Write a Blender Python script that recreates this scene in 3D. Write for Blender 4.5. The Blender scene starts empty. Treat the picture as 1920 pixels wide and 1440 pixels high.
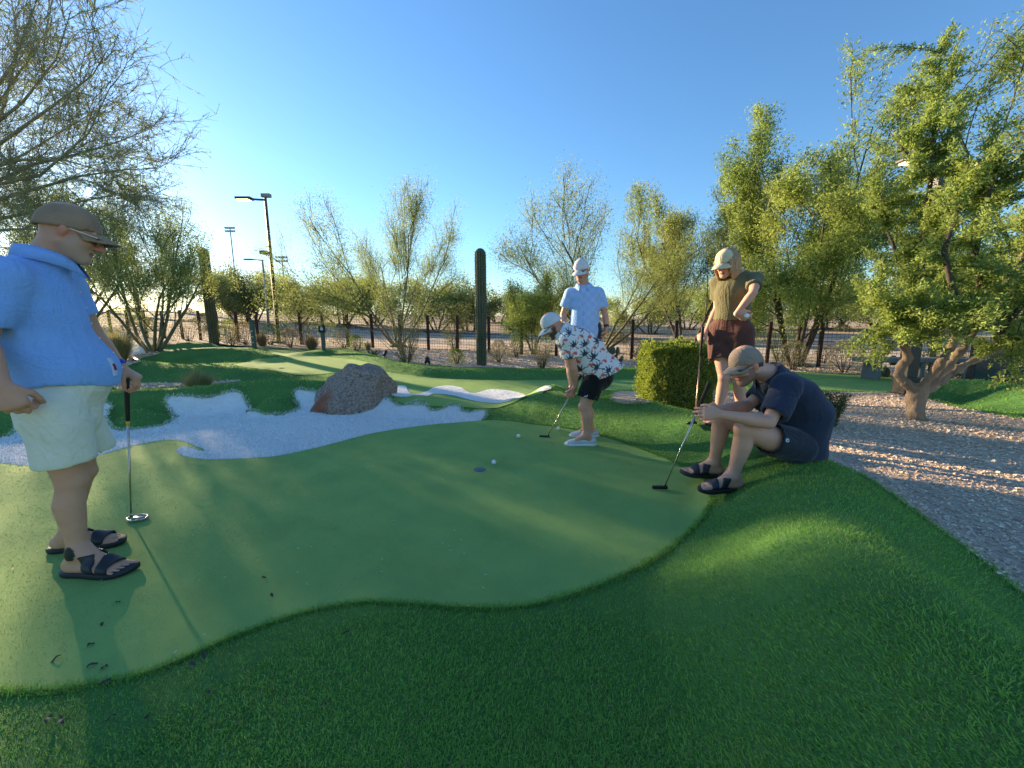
import bpy, bmesh, math, random
import numpy as np
from mathutils import Vector, Matrix
from mathutils.geometry import delaunay_2d_cdt

random.seed(7)
RNG = np.random.default_rng(11)
SC = bpy.context.scene
COL = SC.collection

# ------------------------------------------------------------------ camera
PW, PH, FPX = 1920.0, 1440.0, 721.0
CAM_H, PITCH = 1.25, math.radians(9.0)
cd = bpy.data.cameras.new('camera')
cd.sensor_width = 36.0
cd.lens = FPX / PW * 36.0
cd.clip_start = 0.05
cd.clip_end = 5000.0
cam = bpy.data.objects.new('camera', cd)
COL.objects.link(cam)
cam.location = (0, 0, CAM_H)
cam.rotation_euler = (math.pi / 2 - PITCH, 0, 0)
SC.camera = cam

# ------------------------------------------------------------------ sky, sun, exposure
SUN_DIR = Vector((-1.304, 1.069, 0.3573)).normalized()      # towards the low sun in the left trees
SUN_EL = math.asin(SUN_DIR.z)
SUN_AZ = math.atan2(SUN_DIR.x, SUN_DIR.y)                   # from +Y towards +X
world = bpy.data.worlds.new('World')
SC.world = world
world.use_nodes = True
wn = world.node_tree
for n in list(wn.nodes):
    wn.nodes.remove(n)
sky = wn.nodes.new('ShaderNodeTexSky')
sky.sky_type = 'NISHITA'
sky.sun_disc = False
sky.sun_elevation = SUN_EL
sky.sun_rotation = SUN_AZ
sky.altitude = 400.0
sky.air_density = 1.35
sky.dust_density = 0.25
sky.ozone_density = 5.5
bg = wn.nodes.new('ShaderNodeBackground')
bg.inputs['Strength'].default_value = 0.10
wo = wn.nodes.new('ShaderNodeOutputWorld')
wn.links.new(sky.outputs[0], bg.inputs[0])
wn.links.new(bg.outputs[0], wo.inputs[0])

sd = bpy.data.lights.new('sun', 'SUN')
sd.energy = 5.0
sd.angle = math.radians(0.6)
sd.color = (1.0, 0.76, 0.46)
sun = bpy.data.objects.new('sun', sd)
COL.objects.link(sun)
sun.location = (-30, 25, 9)
sun.rotation_euler = (-SUN_DIR).to_track_quat('-Z', 'Y').to_euler()

SC.render.engine = 'CYCLES'
vs = SC.view_settings
vs.view_transform = 'Standard'
vs.look = 'None'
vs.exposure = 1.65
vs.gamma = 1.0
vs.use_curve_mapping = False
SC.cycles.max_bounces = 6
SC.cycles.transparent_max_bounces = 8

# ------------------------------------------------------------------ pixel -> world
CP, SP = math.cos(PITCH), math.sin(PITCH)
def ray(u, v):
    xc, yc = (u - PW / 2) / FPX, (PH / 2 - v) / FPX
    return Vector((xc, CP + yc * SP, -SP + yc * CP))
def at(u, v, Y):                 # point where the line of sight reaches depth Y
    d = ray(u, v)
    t = Y / d.y
    return Vector((d.x * t, Y, CAM_H + d.z * t))
def onz(u, v, z):                # point where the line of sight reaches height z
    d = ray(u, v)
    t = (z - CAM_H) / d.z
    return Vector((d.x * t, d.y * t, z))

# ------------------------------------------------------------------ object helpers
def tag(o, label=None, cat=None, group=None, kind=None):
    if label: o['label'] = label
    if cat: o['category'] = cat
    if group: o['group'] = group
    if kind: o['kind'] = kind
    return o
def empty(name, loc=(0, 0, 0), rz=0.0, label=None, cat=None, group=None):
    o = bpy.data.objects.new(name, None)
    o.empty_display_size = 0.1
    COL.objects.link(o)
    o.location = loc
    o.rotation_euler = (0, 0, rz)
    return tag(o, label, cat, group)
def mesh_np(name, V, F, smooth=True, origin=None):
    """V (n,3) array, F (m,k) array or list of such arrays."""
    V = np.asarray(V, dtype=np.float32)
    if origin is not None:
        V = V - np.asarray(origin, dtype=np.float32)
    Fs = [np.asarray(f, dtype=np.int32) for f in (F if isinstance(F, list) else [F])]
    Fs = [f for f in Fs if len(f)]
    me = bpy.data.meshes.new(name)
    me.vertices.add(len(V))
    me.vertices.foreach_set('co', V.ravel())
    tot = np.concatenate([np.full(len(f), f.shape[1], dtype=np.int32) for f in Fs])
    idx = np.concatenate([f.ravel() for f in Fs])
    me.loops.add(len(idx))
    me.loops.foreach_set('vertex_index', idx)
    me.polygons.add(len(tot))
    me.polygons.foreach_set('loop_start', np.concatenate([[0], np.cumsum(tot)[:-1]]).astype(np.int32))
    me.polygons.foreach_set('loop_total', tot)
    me.polygons.foreach_set('use_smooth', np.full(len(tot), smooth, dtype=bool))
    me.update(calc_edges=True)
    return me
def link(name, me, mat=None, parent=None, loc=None):
    o = bpy.data.objects.new(name, me)
    COL.objects.link(o)
    if mat is not None and len(me.materials) == 0:
        me.materials.append(mat)
    if parent is not None:
        o.parent = parent
    if loc is not None:
        o.location = loc
    return o
def set_col(me, rgb, name='tint'):
    """per-vertex colour attribute (n,3)"""
    a = me.color_attributes.new(name, 'FLOAT_COLOR', 'POINT')
    c = np.ones((len(me.vertices), 4), dtype=np.float32)
    c[:, :3] = rgb
    a.data.foreach_set('color', c.ravel())
def copy_tree(o, parent=None):
    c = o.copy()
    COL.objects.link(c)
    c.parent = parent
    for ch in list(o.children):
        copy_tree(ch, c)
    return c

class MB:
    """collects tubes, boxes, lathes into one mesh"""
    def __init__(s): s.V = []; s.F = []; s.n = 0
    def add(s, V, F):
        V = np.asarray(V, dtype=np.float32)
        s.V.append(V)
        for f in (F if isinstance(F, list) else [F]):
            f = np.asarray(f, dtype=np.int32)
            if len(f): s.F.append(f + s.n)
        s.n += len(V)
    def tube(s, pts, rad, n=8, cap=True):
        pts = [Vector(p) for p in pts]
        rad = list(rad) if hasattr(rad, '__len__') else [rad] * len(pts)
        rings = []; up = None
        for i, p in enumerate(pts):
            t = (pts[min(i + 1, len(pts) - 1)] - pts[max(i - 1, 0)])
            t = t.normalized() if t.length > 1e-9 else Vector((0, 0, 1))
            if up is None:
                up = Vector((0, 0, 1)) if abs(t.z) < 0.9 else Vector((1, 0, 0))
            a = t.cross(up)
            a = a.normalized() if a.length > 1e-6 else t.orthogonal().normalized()
            b = a.cross(t).normalized(); up = b
            for k in range(n):
                w = 2 * math.pi * k / n
                rings.append(p + (a * math.cos(w) + b * math.sin(w)) * rad[i])
        F = []
        for i in range(len(pts) - 1):
            for k in range(n):
                k2 = (k + 1) % n
                F.append((i * n + k, i * n + k2, (i + 1) * n + k2, (i + 1) * n + k))
        V = [tuple(r) for r in rings]
        T = []
        if cap:
            c0 = len(V); V.append(tuple(pts[0])); V.append(tuple(pts[-1])); m = (len(pts) - 1) * n
            for k in range(n):
                k2 = (k + 1) % n
                T.append((c0, k2, k)); T.append((c0 + 1, m + k, m + k2))
        s.add(V, [np.array(F)] + ([np.array(T)] if T else []))
        return s
    def box(s, c, size, M=None, bev=0.0):
        hx, hy, hz = [q / 2 for q in size]
        c = Vector(c)
        if bev <= 0:
            P = [Vector((x, y, z)) for x in (-hx, hx) for y in (-hy, hy) for z in (-hz, hz)]
            F = [(0, 1, 3, 2), (4, 6, 7, 5), (0, 4, 5, 1), (2, 3, 7, 6), (0, 2, 6, 4), (1, 5, 7, 3)]
            if M is not None: P = [M @ p for p in P]
            s.add([tuple(p + c) for p in P], np.array(F))
        else:
            bm = bmesh.new(); bmesh.ops.create_cube(bm, size=1.0)
            for v in bm.verts: v.co = Vector((v.co.x * size[0], v.co.y * size[1], v.co.z * size[2]))
            bmesh.ops.bevel(bm, geom=list(bm.edges), offset=bev, segments=2, affect='EDGES', profile=0.5)
            s.bm(bm, M, c)
        return s
    def bm(s, bm, M=None, c=Vector((0, 0, 0))):
        bm.verts.ensure_lookup_table()
        V = [tuple(((M @ v.co) if M is not None else v.co) + c) for v in bm.verts]
        by = {}
        for f in bm.faces: by.setdefault(len(f.verts), []).append([v.index for v in f.verts])
        s.add(V, [np.array(x) for x in by.values()])
        bm.free()
        return s
    def lathe(s, prof, c=(0, 0, 0), n=24, M=None):
        V = []; c = Vector(c)
        for r, z in prof:
            for k in range(n):
                w = 2 * math.pi * k / n
                p = Vector((r * math.cos(w), r * math.sin(w), z))
                V.append(tuple(((M @ p) if M is not None else p) + c))
        F = [(i * n + k, i * n + (k + 1) % n, (i + 1) * n + (k + 1) % n, (i + 1) * n + k)
             for i in range(len(prof) - 1) for k in range(n)]
        s.add(V, np.array(F))
        return s
    def me(s, name, smooth=True, origin=None):
        by = {}
        for f in s.F: by.setdefault(f.shape[1], []).append(f)
        return mesh_np(name, np.concatenate(s.V), [np.concatenate(x) for x in by.values()], smooth, origin)
    def build(s, name, mat, parent=None, loc=None, smooth=True, origin=None):
        return link(name, s.me(name, smooth, origin), mat, parent, loc)

# ------------------------------------------------------------------ material helpers
class NT:
    def __init__(s, m): s.t = m.node_tree; s.n = s.t.nodes; s.l = s.t.links
    def new(s, ty, **kw):
        n = s.n.new(ty)
        for k, v in kw.items():
            if k.startswith('i_'): n.inputs[k[2:].replace('_', ' ')].default_value = v
            else: setattr(n, k, v)
        return n
    def link(s, a, b): s.l.new(a, b)
def rgba(c): return (c[0], c[1], c[2], 1.0)
def mat(name, col, rough=0.7, var=None, scale=8.0, detail=4.0, bump=0.0, bscale=60.0, bdist=0.01, metal=0.0,
        spec=0.5, tint=False, sss=0.0, transl=0.0, stretch=None, sheen=0.0, var2=None, scale2=1.0, island=0.0, coat=0.0):
    """procedural principled material: two-scale colour noise, bump, optional vertex tint and per-island variation"""
    m = bpy.data.materials.new(name); m.use_nodes = True
    T = NT(m); b = T.n['Principled BSDF']
    b.inputs['Roughness'].default_value = rough
    b.inputs['Metallic'].default_value = metal
    b.inputs['Specular IOR Level'].default_value = spec
    if coat: b.inputs['Coat Weight'].default_value = coat
    if sheen:
        b.inputs['Sheen Weight'].default_value = sheen
    tc = T.new('ShaderNodeTexCoord'); src = tc.outputs['Object']
    if stretch:
        mp = T.new('ShaderNodeMapping'); mp.inputs['Scale'].default_value = stretch
        T.link(src, mp.inputs[0]); src = mp.outputs[0]
    cur = None
    if tint:
        at_ = T.new('ShaderNodeAttribute'); at_.attribute_name = 'tint'
        cur = at_.outputs['Color']
    else:
        rgb = T.new('ShaderNodeRGB'); rgb.outputs[0].default_value = rgba(col); cur = rgb.outputs[0]
    def mixin(cur, c2, sc, det, lo=0.35, hi=0.65):
        nz = T.new('ShaderNodeTexNoise'); nz.inputs['Scale'].default_value = sc; nz.inputs['Detail'].default_value = det
        T.link(src, nz.inputs['Vector'])
        mr = T.new('ShaderNodeMapRange'); mr.inputs[1].default_value = lo; mr.inputs[2].default_value = hi
        T.link(nz.outputs[0], mr.inputs[0])
        mx = T.new('ShaderNodeMix', data_type='RGBA'); T.link(mr.outputs[0], mx.inputs[0])
        T.link(cur, mx.inputs[6]); mx.inputs[7].default_value = rgba(c2)
        if tint: mx.blend_type = 'MULTIPLY'
        return mx.outputs[2]
    if var is not None: cur = mixin(cur, var, scale, detail)
    if var2 is not None: cur = mixin(cur, var2, scale2, 3.0)
    if island:
        gi = T.new('ShaderNodeNewGeometry'); hs = T.new('ShaderNodeHueSaturation')
        mr = T.new('ShaderNodeMapRange'); mr.inputs[3].default_value = 1 - island; mr.inputs[4].default_value = 1 + island
        T.link(gi.outputs['Random Per Island'], mr.inputs[0]); T.link(mr.outputs[0], hs.inputs['Value'])
        T.link(cur, hs.inputs['Color']); cur = hs.outputs[0]
    T.link(cur, b.inputs['Base Color'])
    if sss:
        b.inputs['Subsurface Weight'].default_value = sss
        b.inputs['Subsurface Radius'].default_value = (0.012, 0.005, 0.003)
        b.inputs['Subsurface Scale'].default_value = 1.0
    if bump:
        nb = T.new('ShaderNodeTexNoise'); nb.inputs['Scale'].default_value = bscale; nb.inputs['Detail'].default_value = 5.0
        T.link(src, nb.inputs['Vector'])
        bp = T.new('ShaderNodeBump'); bp.inputs['Strength'].default_value = bump; bp.inputs['Distance'].default_value = bdist
        T.link(nb.outputs[0], bp.inputs['Height']); T.link(bp.outputs[0], b.inputs['Normal'])
    if transl:
        tr = T.new('ShaderNodeBsdfTranslucent'); T.link(cur, tr.inputs[0])
        ms = T.new('ShaderNodeMixShader'); ms.inputs[0].default_value = transl
        T.link(b.outputs[0], ms.inputs[1]); T.link(tr.outputs[0], ms.inputs[2])
        T.link(ms.outputs[0], T.n['Material Output'].inputs[0])
    return m
def emis(name, col, strength):
    m = bpy.data.materials.new(name); m.use_nodes = True
    b = m.node_tree.nodes['Principled BSDF']
    b.inputs['Base Color'].default_value = rgba(col)
    b.inputs['Emission Color'].default_value = rgba(col)
    b.inputs['Emission Strength'].default_value = strength
    return m
def sstep(a, b, x):
    t = np.clip((x - a) / (b - a), 0, 1)
    return t * t * (3 - 2 * t)
# ================================================================== terrain
def base_h(x, y):
    yy = np.minimum(y, 18.0)
    z = 0.018 * np.maximum(0, yy - 3.5) - 0.02 * np.clip(x, -22, 16) * np.clip((y - 4) / 8, 0, 1)
    far = np.hypot(x, y)
    z = z + sstep(28, 120, far) * 3.0 + sstep(150, 900, far) * 6.0
    return z
RIDGES = []; BUMPS = []
def ridge(pts, r, px=True):
    P = []
    for a, b, z in pts:
        p = onz(a, b, z) if px else Vector((a, b, z))
        P.append((p.x, p.y, z))
    P = np.array(P)
    # height above the base plane at each crest point
    hb = P[:, 2] - base_h(P[:, 0], P[:, 1])
    RIDGES.append((P[:, :2], hb, r))
def bump(a, b, z, r, px=True):
    p = onz(a, b, z) if px else Vector((a, b, z))
    BUMPS.append((p.x, p.y, z - float(base_h(np.array(p.x), np.array(p.y))), r))
# long mound that curls from behind the putting man to the foreground right
RIM = [(-0.25, 5.3, .07), (.05, 5.35, .16), (.35, 5.3, .24), (.9, 5.0, .31), (1.4, 4.6, .34), (1.85, 4.0, .31), (2.1, 3.3, .27),
       (2.06, 2.6, .31), (1.68, 1.9, .39), (1.26, 1.32, .47), (1.10, .6, .48), (1.15, -.5, .38)]
ridge(RIM, 0.72, px=False)
# mound behind the large white bunker
ridge([(-420, 740, .30), (0, 745, .33), (215, 733, .36), (330, 728, .35), (450, 718, .38), (520, 711, .40), (600, 714, .38), (690, 730, .28),
       (740, 741, .22), (800, 744, .21), (850, 751, .17), (905, 768, .08)], 0.60)
# far side rim of the back green
ridge([(560, 661, .36), (600, 655, .43), (640, 654, .43), (690, 664, .40), (740, 679, .32), (800, 687, .29), (860, 690, .27), (1000, 693, .25),
       (1100, 691, .25), (1210, 690, .24), (1320, 692, .22), (1400, 697, .15)], 0.55)
# mounds on the left, rear ones last
ridge([(215, 690, .36), (262, 677, .43), (330, 683, .40), (400, 687, .38), (470, 692, .30), (535, 700, .2)], 0.60)
ridge([(270, 664, .45), (330, 654, .55), (400, 650, .58), (460, 652, .55), (505, 664, .40)], 0.70)
ridge([(250, 645, .55), (330, 640, .62), (390, 642, .58), (415, 648, .45)], 0.6)
# mound beside the glass panel on the right
ridge([(1700, 738, .12), (1790, 712, .34), (1850, 712, .36), (1930, 730, .34), (2200, 780, .3)], 0.75)
# tongues of turf running down into the bunker
bump(258, 768, .20, .36); bump(512, 745, .24, .36)
bump(1035, 722, .30, .60)
bump(690, 1205, .10, .72); bump(300, 1340, .03, .6)
bump(930, 797, .055, .55); bump(690, 880, .02, .7)
CUP = onz(900, 882, 0.0)

def H(x, y):
    x = np.asarray(x, dtype=np.float64); y = np.asarray(y, dtype=np.float64)
    zb = base_h(x, y)
    # gravel plateau right of the rim
    ry = [p[1] for p in RIM][::-1]; rx = [p[0] for p in RIM][::-1]
    xr = np.interp(y, ry, rx)
    zb = zb + 0.15 * sstep(0.0, 0.9, x - xr) * (1 - sstep(4.3, 6.0, y))
    m = np.zeros_like(zb)
    for P, hb, r in RIDGES:
        best = np.full(x.shape, 1e9); hh = np.zeros(x.shape)
        for i in range(len(P) - 1):
            ax, ay = P[i]; bx, by = P[i + 1]
            dx, dy = bx - ax, by - ay
            t = np.clip(((x - ax) * dx + (y - ay) * dy) / (dx * dx + dy * dy), 0, 1)
            d = np.hypot(x - ax - t * dx, y - ay - t * dy)
            k = d < best
            best = np.where(k, d, best); hh = np.where(k, hb[i] + (hb[i + 1] - hb[i]) * t, hh)
        p = np.where(best < r, 0.5 + 0.5 * np.cos(np.pi * np.minimum(best / r, 1)), 0)
        q = hh * p
        s = 0.05                                               # smooth maximum
        g = np.maximum(s - np.abs(m - q), 0) / s
        m = np.where((q > 0) | (m > 0), np.maximum(m, q) + g * g * s * 0.25 * np.minimum(1, np.minimum(m, q) / s * 2), m)
    for bx, by, hb, r in BUMPS:
        d = np.hypot(x - bx, y - by) / r
        q = np.where(d < 1, hb * (0.5 + 0.5 * np.cos(np.pi * np.minimum(d, 1))), 0)
        m = np.maximum(m, q) + 0.12 * np.minimum(m, q)
    w = 0.006 * np.sin(x * 2.3 + 1.1 * np.sin(y * 1.7)) * np.cos(y * 2.1 + .7)
    return zb + m + w * sstep(0.0, 0.15, m)
def hz(x, y): return float(H(np.array([x]), np.array([y]))[0])

_TS = np.geomspace(0.3, 70, 900)
def hit(u, v):
    """where the line of sight through a pixel of the photograph meets the ground"""
    d = ray(u, v)
    xs, ys, zs = d.x * _TS, d.y * _TS, CAM_H + d.z * _TS
    below = zs < H(xs, ys)
    if not below.any():
        k = len(_TS) - 1
        return np.array([xs[k], ys[k]])
    k = int(np.argmax(below)); lo, hi = _TS[max(k - 1, 0)], _TS[k]
    for _ in range(14):
        mid = (lo + hi) / 2
        if CAM_H + d.z * mid < hz(d.x * mid, d.y * mid): hi = mid
        else: lo = mid
    return np.array([d.x * hi, d.y * hi])
def outline(px, n=4):
    """smooth closed outline on the ground through pixel corners"""
    P = np.array([hit(*p) for p in px])
    return smooth_loop(P, n)
def smooth_loop(P, n=4):
    out = []
    N = len(P)
    for i in range(N):
        p0, p1, p2, p3 = P[i - 1], P[i], P[(i + 1) % N], P[(i + 2) % N]
        # centripetal-ish: limit tangents by segment length
        L = np.hypot(*(p2 - p1)) + 1e-9
        t1 = (p2 - p0); t1 = t1 / (np.hypot(*t1) + 1e-9) * L
        t2 = (p3 - p1); t2 = t2 / (np.hypot(*t2) + 1e-9) * L
        for k in range(n):
            t = k / n
            out.append((2*t**3-3*t*t+1)*p1 + (t**3-2*t*t+t)*t1*.8 + (-2*t**3+3*t*t)*p2 + (t**3-t*t)*t2*.8)
    return np.array(out)
def inside(P, x, y):
    """vectorised point in polygon"""
    c = np.zeros(x.shape, dtype=bool)
    bx0, by0 = P.min(0); bx1, by1 = P.max(0)
    sel = (x >= bx0) & (x <= bx1) & (y >= by0) & (y <= by1)
    xs, ys = x[sel], y[sel]; cc = np.zeros(xs.shape, dtype=bool)
    j = len(P) - 1
    for i in range(len(P)):
        xi, yi = P[i]; xj, yj = P[j]
        if yi != yj:
            k = ((yi > ys) != (yj > ys)) & (xs < (xj - xi) * (ys - yi) / (yj - yi) + xi)
            cc ^= k
        j = i
    c[sel] = cc
    return c
def dist_poly(P, x, y):
    best = np.full(x.shape, 1e9)
    for i in range(len(P)):
        ax, ay = P[i - 1]; bx, by = P[i]
        dx, dy = bx - ax, by - ay
        t = np.clip(((x - ax) * dx + (y - ay) * dy) / (dx * dx + dy * dy + 1e-12), 0, 1)
        best = np.minimum(best, np.hypot(x - ax - t * dx, y - ay - t * dy))
    return best

GREEN = outline([(-360, 1360), (-150, 1315), (0, 1300), (100, 1296), (200, 1280), (280, 1262), (370, 1225), (450, 1190), (520, 1165), (600, 1143), (680, 1131),
    (760, 1133), (850, 1140), (940, 1141), (1010, 1133), (1090, 1110), (1170, 1078), (1240, 1040), (1290, 1000), (1322, 965), (1334, 935), (1325, 905), (1290, 880),
    (1245, 858), (1190, 838), (1120, 815), (1050, 801), (980, 793), (925, 788), (880, 791), (800, 798), (700, 813), (600, 839), (520, 856), (450, 861),
    (390, 863), (345, 856), (331, 847), (342, 839), (362, 842), (384, 847), (368, 838), (345, 829), (310, 826), (245, 838), (200, 851), (100, 874), (0, 869), (-150, 850), (-420, 860)])
BUNKER = outline([(-420, 960), (0, 900), (100, 900), (250, 870), (320, 860), (400, 880), (520, 875), (700, 830), (880, 801), (906, 788), (913, 779), (904, 770), (880, 774),
    (867, 771), (860, 761), (847, 759), (830, 767), (812, 771), (804, 766), (798, 757), (783, 752), (765, 759), (750, 761), (738, 754), (728, 744), (690, 740), (610, 738),
    (590, 733), (572, 731), (554, 731), (552, 745), (560, 765), (540, 775), (500, 777), (476, 770), (464, 754), (452, 738), (436, 733), (410, 741), (385, 746), (345, 742),
    (312, 745), (310, 758), (324, 779), (321, 790), (298, 800), (240, 807), (214, 803), (202, 790), (205, 775), (212, 760), (198, 754), (150, 752), (80, 765), (35, 790),
    (0, 822), (-150, 815), (-420, 800)])
BUNKER2 = outline([(733, 728), (748, 724), (760, 725), (766, 736), (778, 740), (800, 735), (815, 727), (838, 724), (862, 727), (878, 736), (892, 738), (920, 731),
    (950, 733), (985, 742), (960, 751), (920, 757), (885, 752), (845, 742), (810, 740), (770, 744), (735, 742)])
BUNKER3 = outline([(1006, 735), (1015, 728), (1031, 725), (1033, 730), (1020, 734)])
GREEN2 = outline([(505, 657), (545, 657), (575, 660), (600, 667), (650, 673), (700, 682), (722, 697), (790, 707), (860, 712), (1000, 713), (1210, 712), (1290, 712), (1290, 730),
    (1210, 734), (1140, 733), (1060, 728), (1020, 737), (985, 745), (880, 765), (740, 752), (690, 722), (640, 700), (600, 702), (545, 702), (520, 696),
    (470, 690), (440, 684), (470, 677), (512, 671)])
GREEN3 = outline([(1400, 703), (1470, 700), (1560, 702), (1640, 706), (1700, 712), (1760, 716), (1760, 730), (1700, 739), (1620, 736), (1540, 733), (1440, 735)])
_o = np.array
GRAVEL_R = smooth_loop(np.array([hit(1140, 748), hit(1215, 757), hit(1285, 766), [2.22, 3.75], [2.42, 3.25], *[list(onz(u, v, .2)[:2]) for u, v in ((1560, 868), (1640, 908), (1760, 988), (1860, 1058), (1930, 1104))], [2.05, .8], [2.05, -.5], [3.6, -1.6],
    [9, -2], [12, 2.5], hit(2050, 800), hit(1920, 787), hit(1840, 772), hit(1780, 760), hit(1740, 747), hit(1690, 739), hit(1620, 736), hit(1540, 734), hit(1440, 735),
    hit(1330, 733), hit(1210, 733), hit(1150, 735)]))
GRAVEL_L = outline([(235, 731), (300, 727), (380, 722), (452, 715), (440, 712), (400, 716), (330, 718), (262, 718), (225, 712), (205, 722)])
GRAVEL_L2 = outline([(190, 690), (235, 688), (262, 674), (300, 662), (270, 655), (190, 655), (100, 670)])
_b = [hit(-200, 648), hit(200, 648), hit(300, 646), hit(400, 645), hit(470, 650), hit(520, 653), hit(585, 654), hit(640, 653), hit(690, 662), hit(740, 677), hit(800, 685),
      hit(860, 688), hit(930, 690), hit(1000, 691), hit(1100, 689), hit(1210, 688), hit(1320, 690), hit(1400, 694), hit(1500, 698), hit(1640, 704), hit(1760, 710), [13, 7.5], [20, 7]]
GRAVEL_B = np.array([list(p) for p in _b] + [[23.4 * math.sin(a), 23.4 * math.cos(a)] for a in np.radians(np.linspace(76, -66, 40))])

# ---- sheets
_th = np.radians(np.linspace(-105, 105, 330))
_rr = np.concatenate([[0.02, .15, .3], np.geomspace(0.45, 24.0, 205)])
TH, RR = np.meshgrid(_th, _rr)
GX, GY = RR * np.sin(TH), RR * np.cos(TH)
GZ = H(GX, GY)
GZ0 = GZ - 0.16 * np.exp(-((GX - CUP.x) ** 2 + (GY - CUP.y) ** 2) / 0.14 ** 2)
nr, nt = GX.shape
ii = np.arange(nr * nt).reshape(nr, nt)
GF = np.stack([ii[:-1, :-1], ii[1:, :-1], ii[1:, 1:], ii[:-1, 1:]], -1).reshape(-1, 4)[:, ::-1]

def turf_mat(name, c1, c2, c3, bs, bd, rough=0.9, fine=900.0):
    m = mat(name, c1, rough=rough, var=c2, scale=fine, detail=2.0, var2=c3, scale2=2.6, bump=0.7, bscale=bs, bdist=bd, spec=0.2)
    return m
M_ROUGH = turf_mat('rough_turf', (.095, .225, .055), (.060, .155, .040), (.105, .245, .062), 260, .012)
M_GREEN = turf_mat('putting_turf', (.235, .385, .108), (.185, .315, .086), (.255, .405, .112), 520, .0035)
M_WHITE = turf_mat('white_turf', (.86, .86, .85), (.80, .80, .79), (.87, .87, .86), 170, .014, fine=120.0)
M_GRAVEL = mat('gravel_base', (.60, .465, .35), rough=.95, var=(.42, .32, .24), scale=55, detail=3, var2=(.64, .50, .38), scale2=1.2, bump=1.0, bscale=48, bdist=.03, spec=.2)
M_DESERT = mat('desert_soil', (.46, .34, .235), rough=1.0, var=(.36, .26, .18), scale=.35, detail=8, var2=(.52, .39, .28), scale2=.05, bump=.6, bscale=6, bdist=.05, spec=.1)

turf = link('rough_turf_ground', mesh_np('rough_turf_ground', np.stack([GX, GY, GZ0], -1).reshape(-1, 3), GF), M_ROUGH)
tag(turf, kind='structure')
GPX, GPY = GX[3:].ravel(), GY[3:].ravel()
def sheet(name, P, m, off, hole=None, extra=None):
    sel = inside(P, GPX, GPY)
    px, py = GPX[sel], GPY[sel]
    # keep interior points away from the outline
    keep = dist_poly(P, px, py) > 0.35 * 0.02 * np.hypot(px, py) + .004
    px, py = px[keep], py[keep]
    pts = [Vector(p) for p in P]
    nP = len(pts)
    if hole is not None:
        k = np.hypot(px - hole[0], py - hole[1]) > hole[2] * 1.15
        px, py = px[k], py[k]
        hp = [Vector((hole[0] + hole[2] * math.cos(a), hole[1] + hole[2] * math.sin(a))) for a in np.linspace(0, 2 * math.pi, 28, endpoint=False)]
        pts += hp
    pts += [Vector((a, b)) for a, b in zip(px, py)]
    edges = [(i, (i + 1) % nP) for i in range(nP)]
    if hole is not None: edges += [(nP + i, nP + (i + 1) % 28) for i in range(28)]
    vo, eo, fo, *_ = delaunay_2d_cdt(pts, edges, [], 0, 1e-6)
    V2 = np.array([(v.x, v.y) for v in vo]); F = np.array([f for f in fo])
    cx, cy = V2[F].mean(1).T
    ok = inside(P, cx, cy)
    if hole is not None: ok &= np.hypot(cx - hole[0], cy - hole[1]) > hole[2] * .99
    F = F[ok]
    z = H(V2[:, 0], V2[:, 1]) + off
    me = mesh_np(name, np.column_stack([V2, z]), F)
    # faces up
    n = np.zeros(len(me.polygons) * 3); me.polygons.foreach_get('normal', n)
    if n.reshape(-1, 3)[:, 2].mean() < 0: me.flip_normals()
    o = link(name, me, m); tag(o, kind='structure')
    return o
sheet('gravel_bed', GRAVEL_R, M_GRAVEL, .006)
sheet('gravel_bed', GRAVEL_L, M_GRAVEL, .006)
sheet('gravel_bed', GRAVEL_L2, M_GRAVEL, .006)
sheet('gravel_bed', GRAVEL_B, M_GRAVEL, .008)
sheet('white_bunker', BUNKER, M_WHITE, .003)
sheet('putting_green', GREEN, M_GREEN, .007, hole=(CUP.x, CUP.y, .054))
sheet('putting_green', GREEN2, M_GREEN, .008)
sheet('putting_green', GREEN3, M_GREEN, .008)
sheet('white_bunker', BUNKER2, M_WHITE, .014)
sheet('white_bunker', BUNKER3, M_WHITE, .014)

# desert to the horizon
_th2 = np.radians(np.linspace(-125, 125, 160)); _r2 = np.concatenate([[9, 14, 20, 22.4, 22.9], np.geomspace(24, 2500, 80)])
T2, R2 = np.meshgrid(_th2, _r2)
X2, Y2 = R2 * np.sin(T2), R2 * np.cos(T2)
Z2 = base_h(X2, Y2) - 0.04 - .4 * (R2 < 22.5)
Z2 = Z2 + sstep(22, 45, R2) * .25 * np.sin(X2 * .11 + 1) * np.sin(Y2 * .13)
i2 = np.arange(T2.size).reshape(T2.shape)
F2 = np.stack([i2[:-1, :-1], i2[1:, :-1], i2[1:, 1:], i2[:-1, 1:]], -1).reshape(-1, 4)[:, ::-1]
dg = link('desert_ground', mesh_np('desert_ground', np.stack([X2, Y2, Z2], -1).reshape(-1, 3), F2), M_DESERT)
tag(dg, kind='structure')
def gz(x, y):
    """ground height anywhere"""
    if math.hypot(x, y) < 23.2: return hz(x, y)
    R = math.hypot(x, y)
    return float(base_h(np.array(x), np.array(y))) - .05 + float(sstep(22, 45, np.array(R))) * .25 * math.sin(x * .11 + 1) * math.sin(y * .13)
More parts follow.
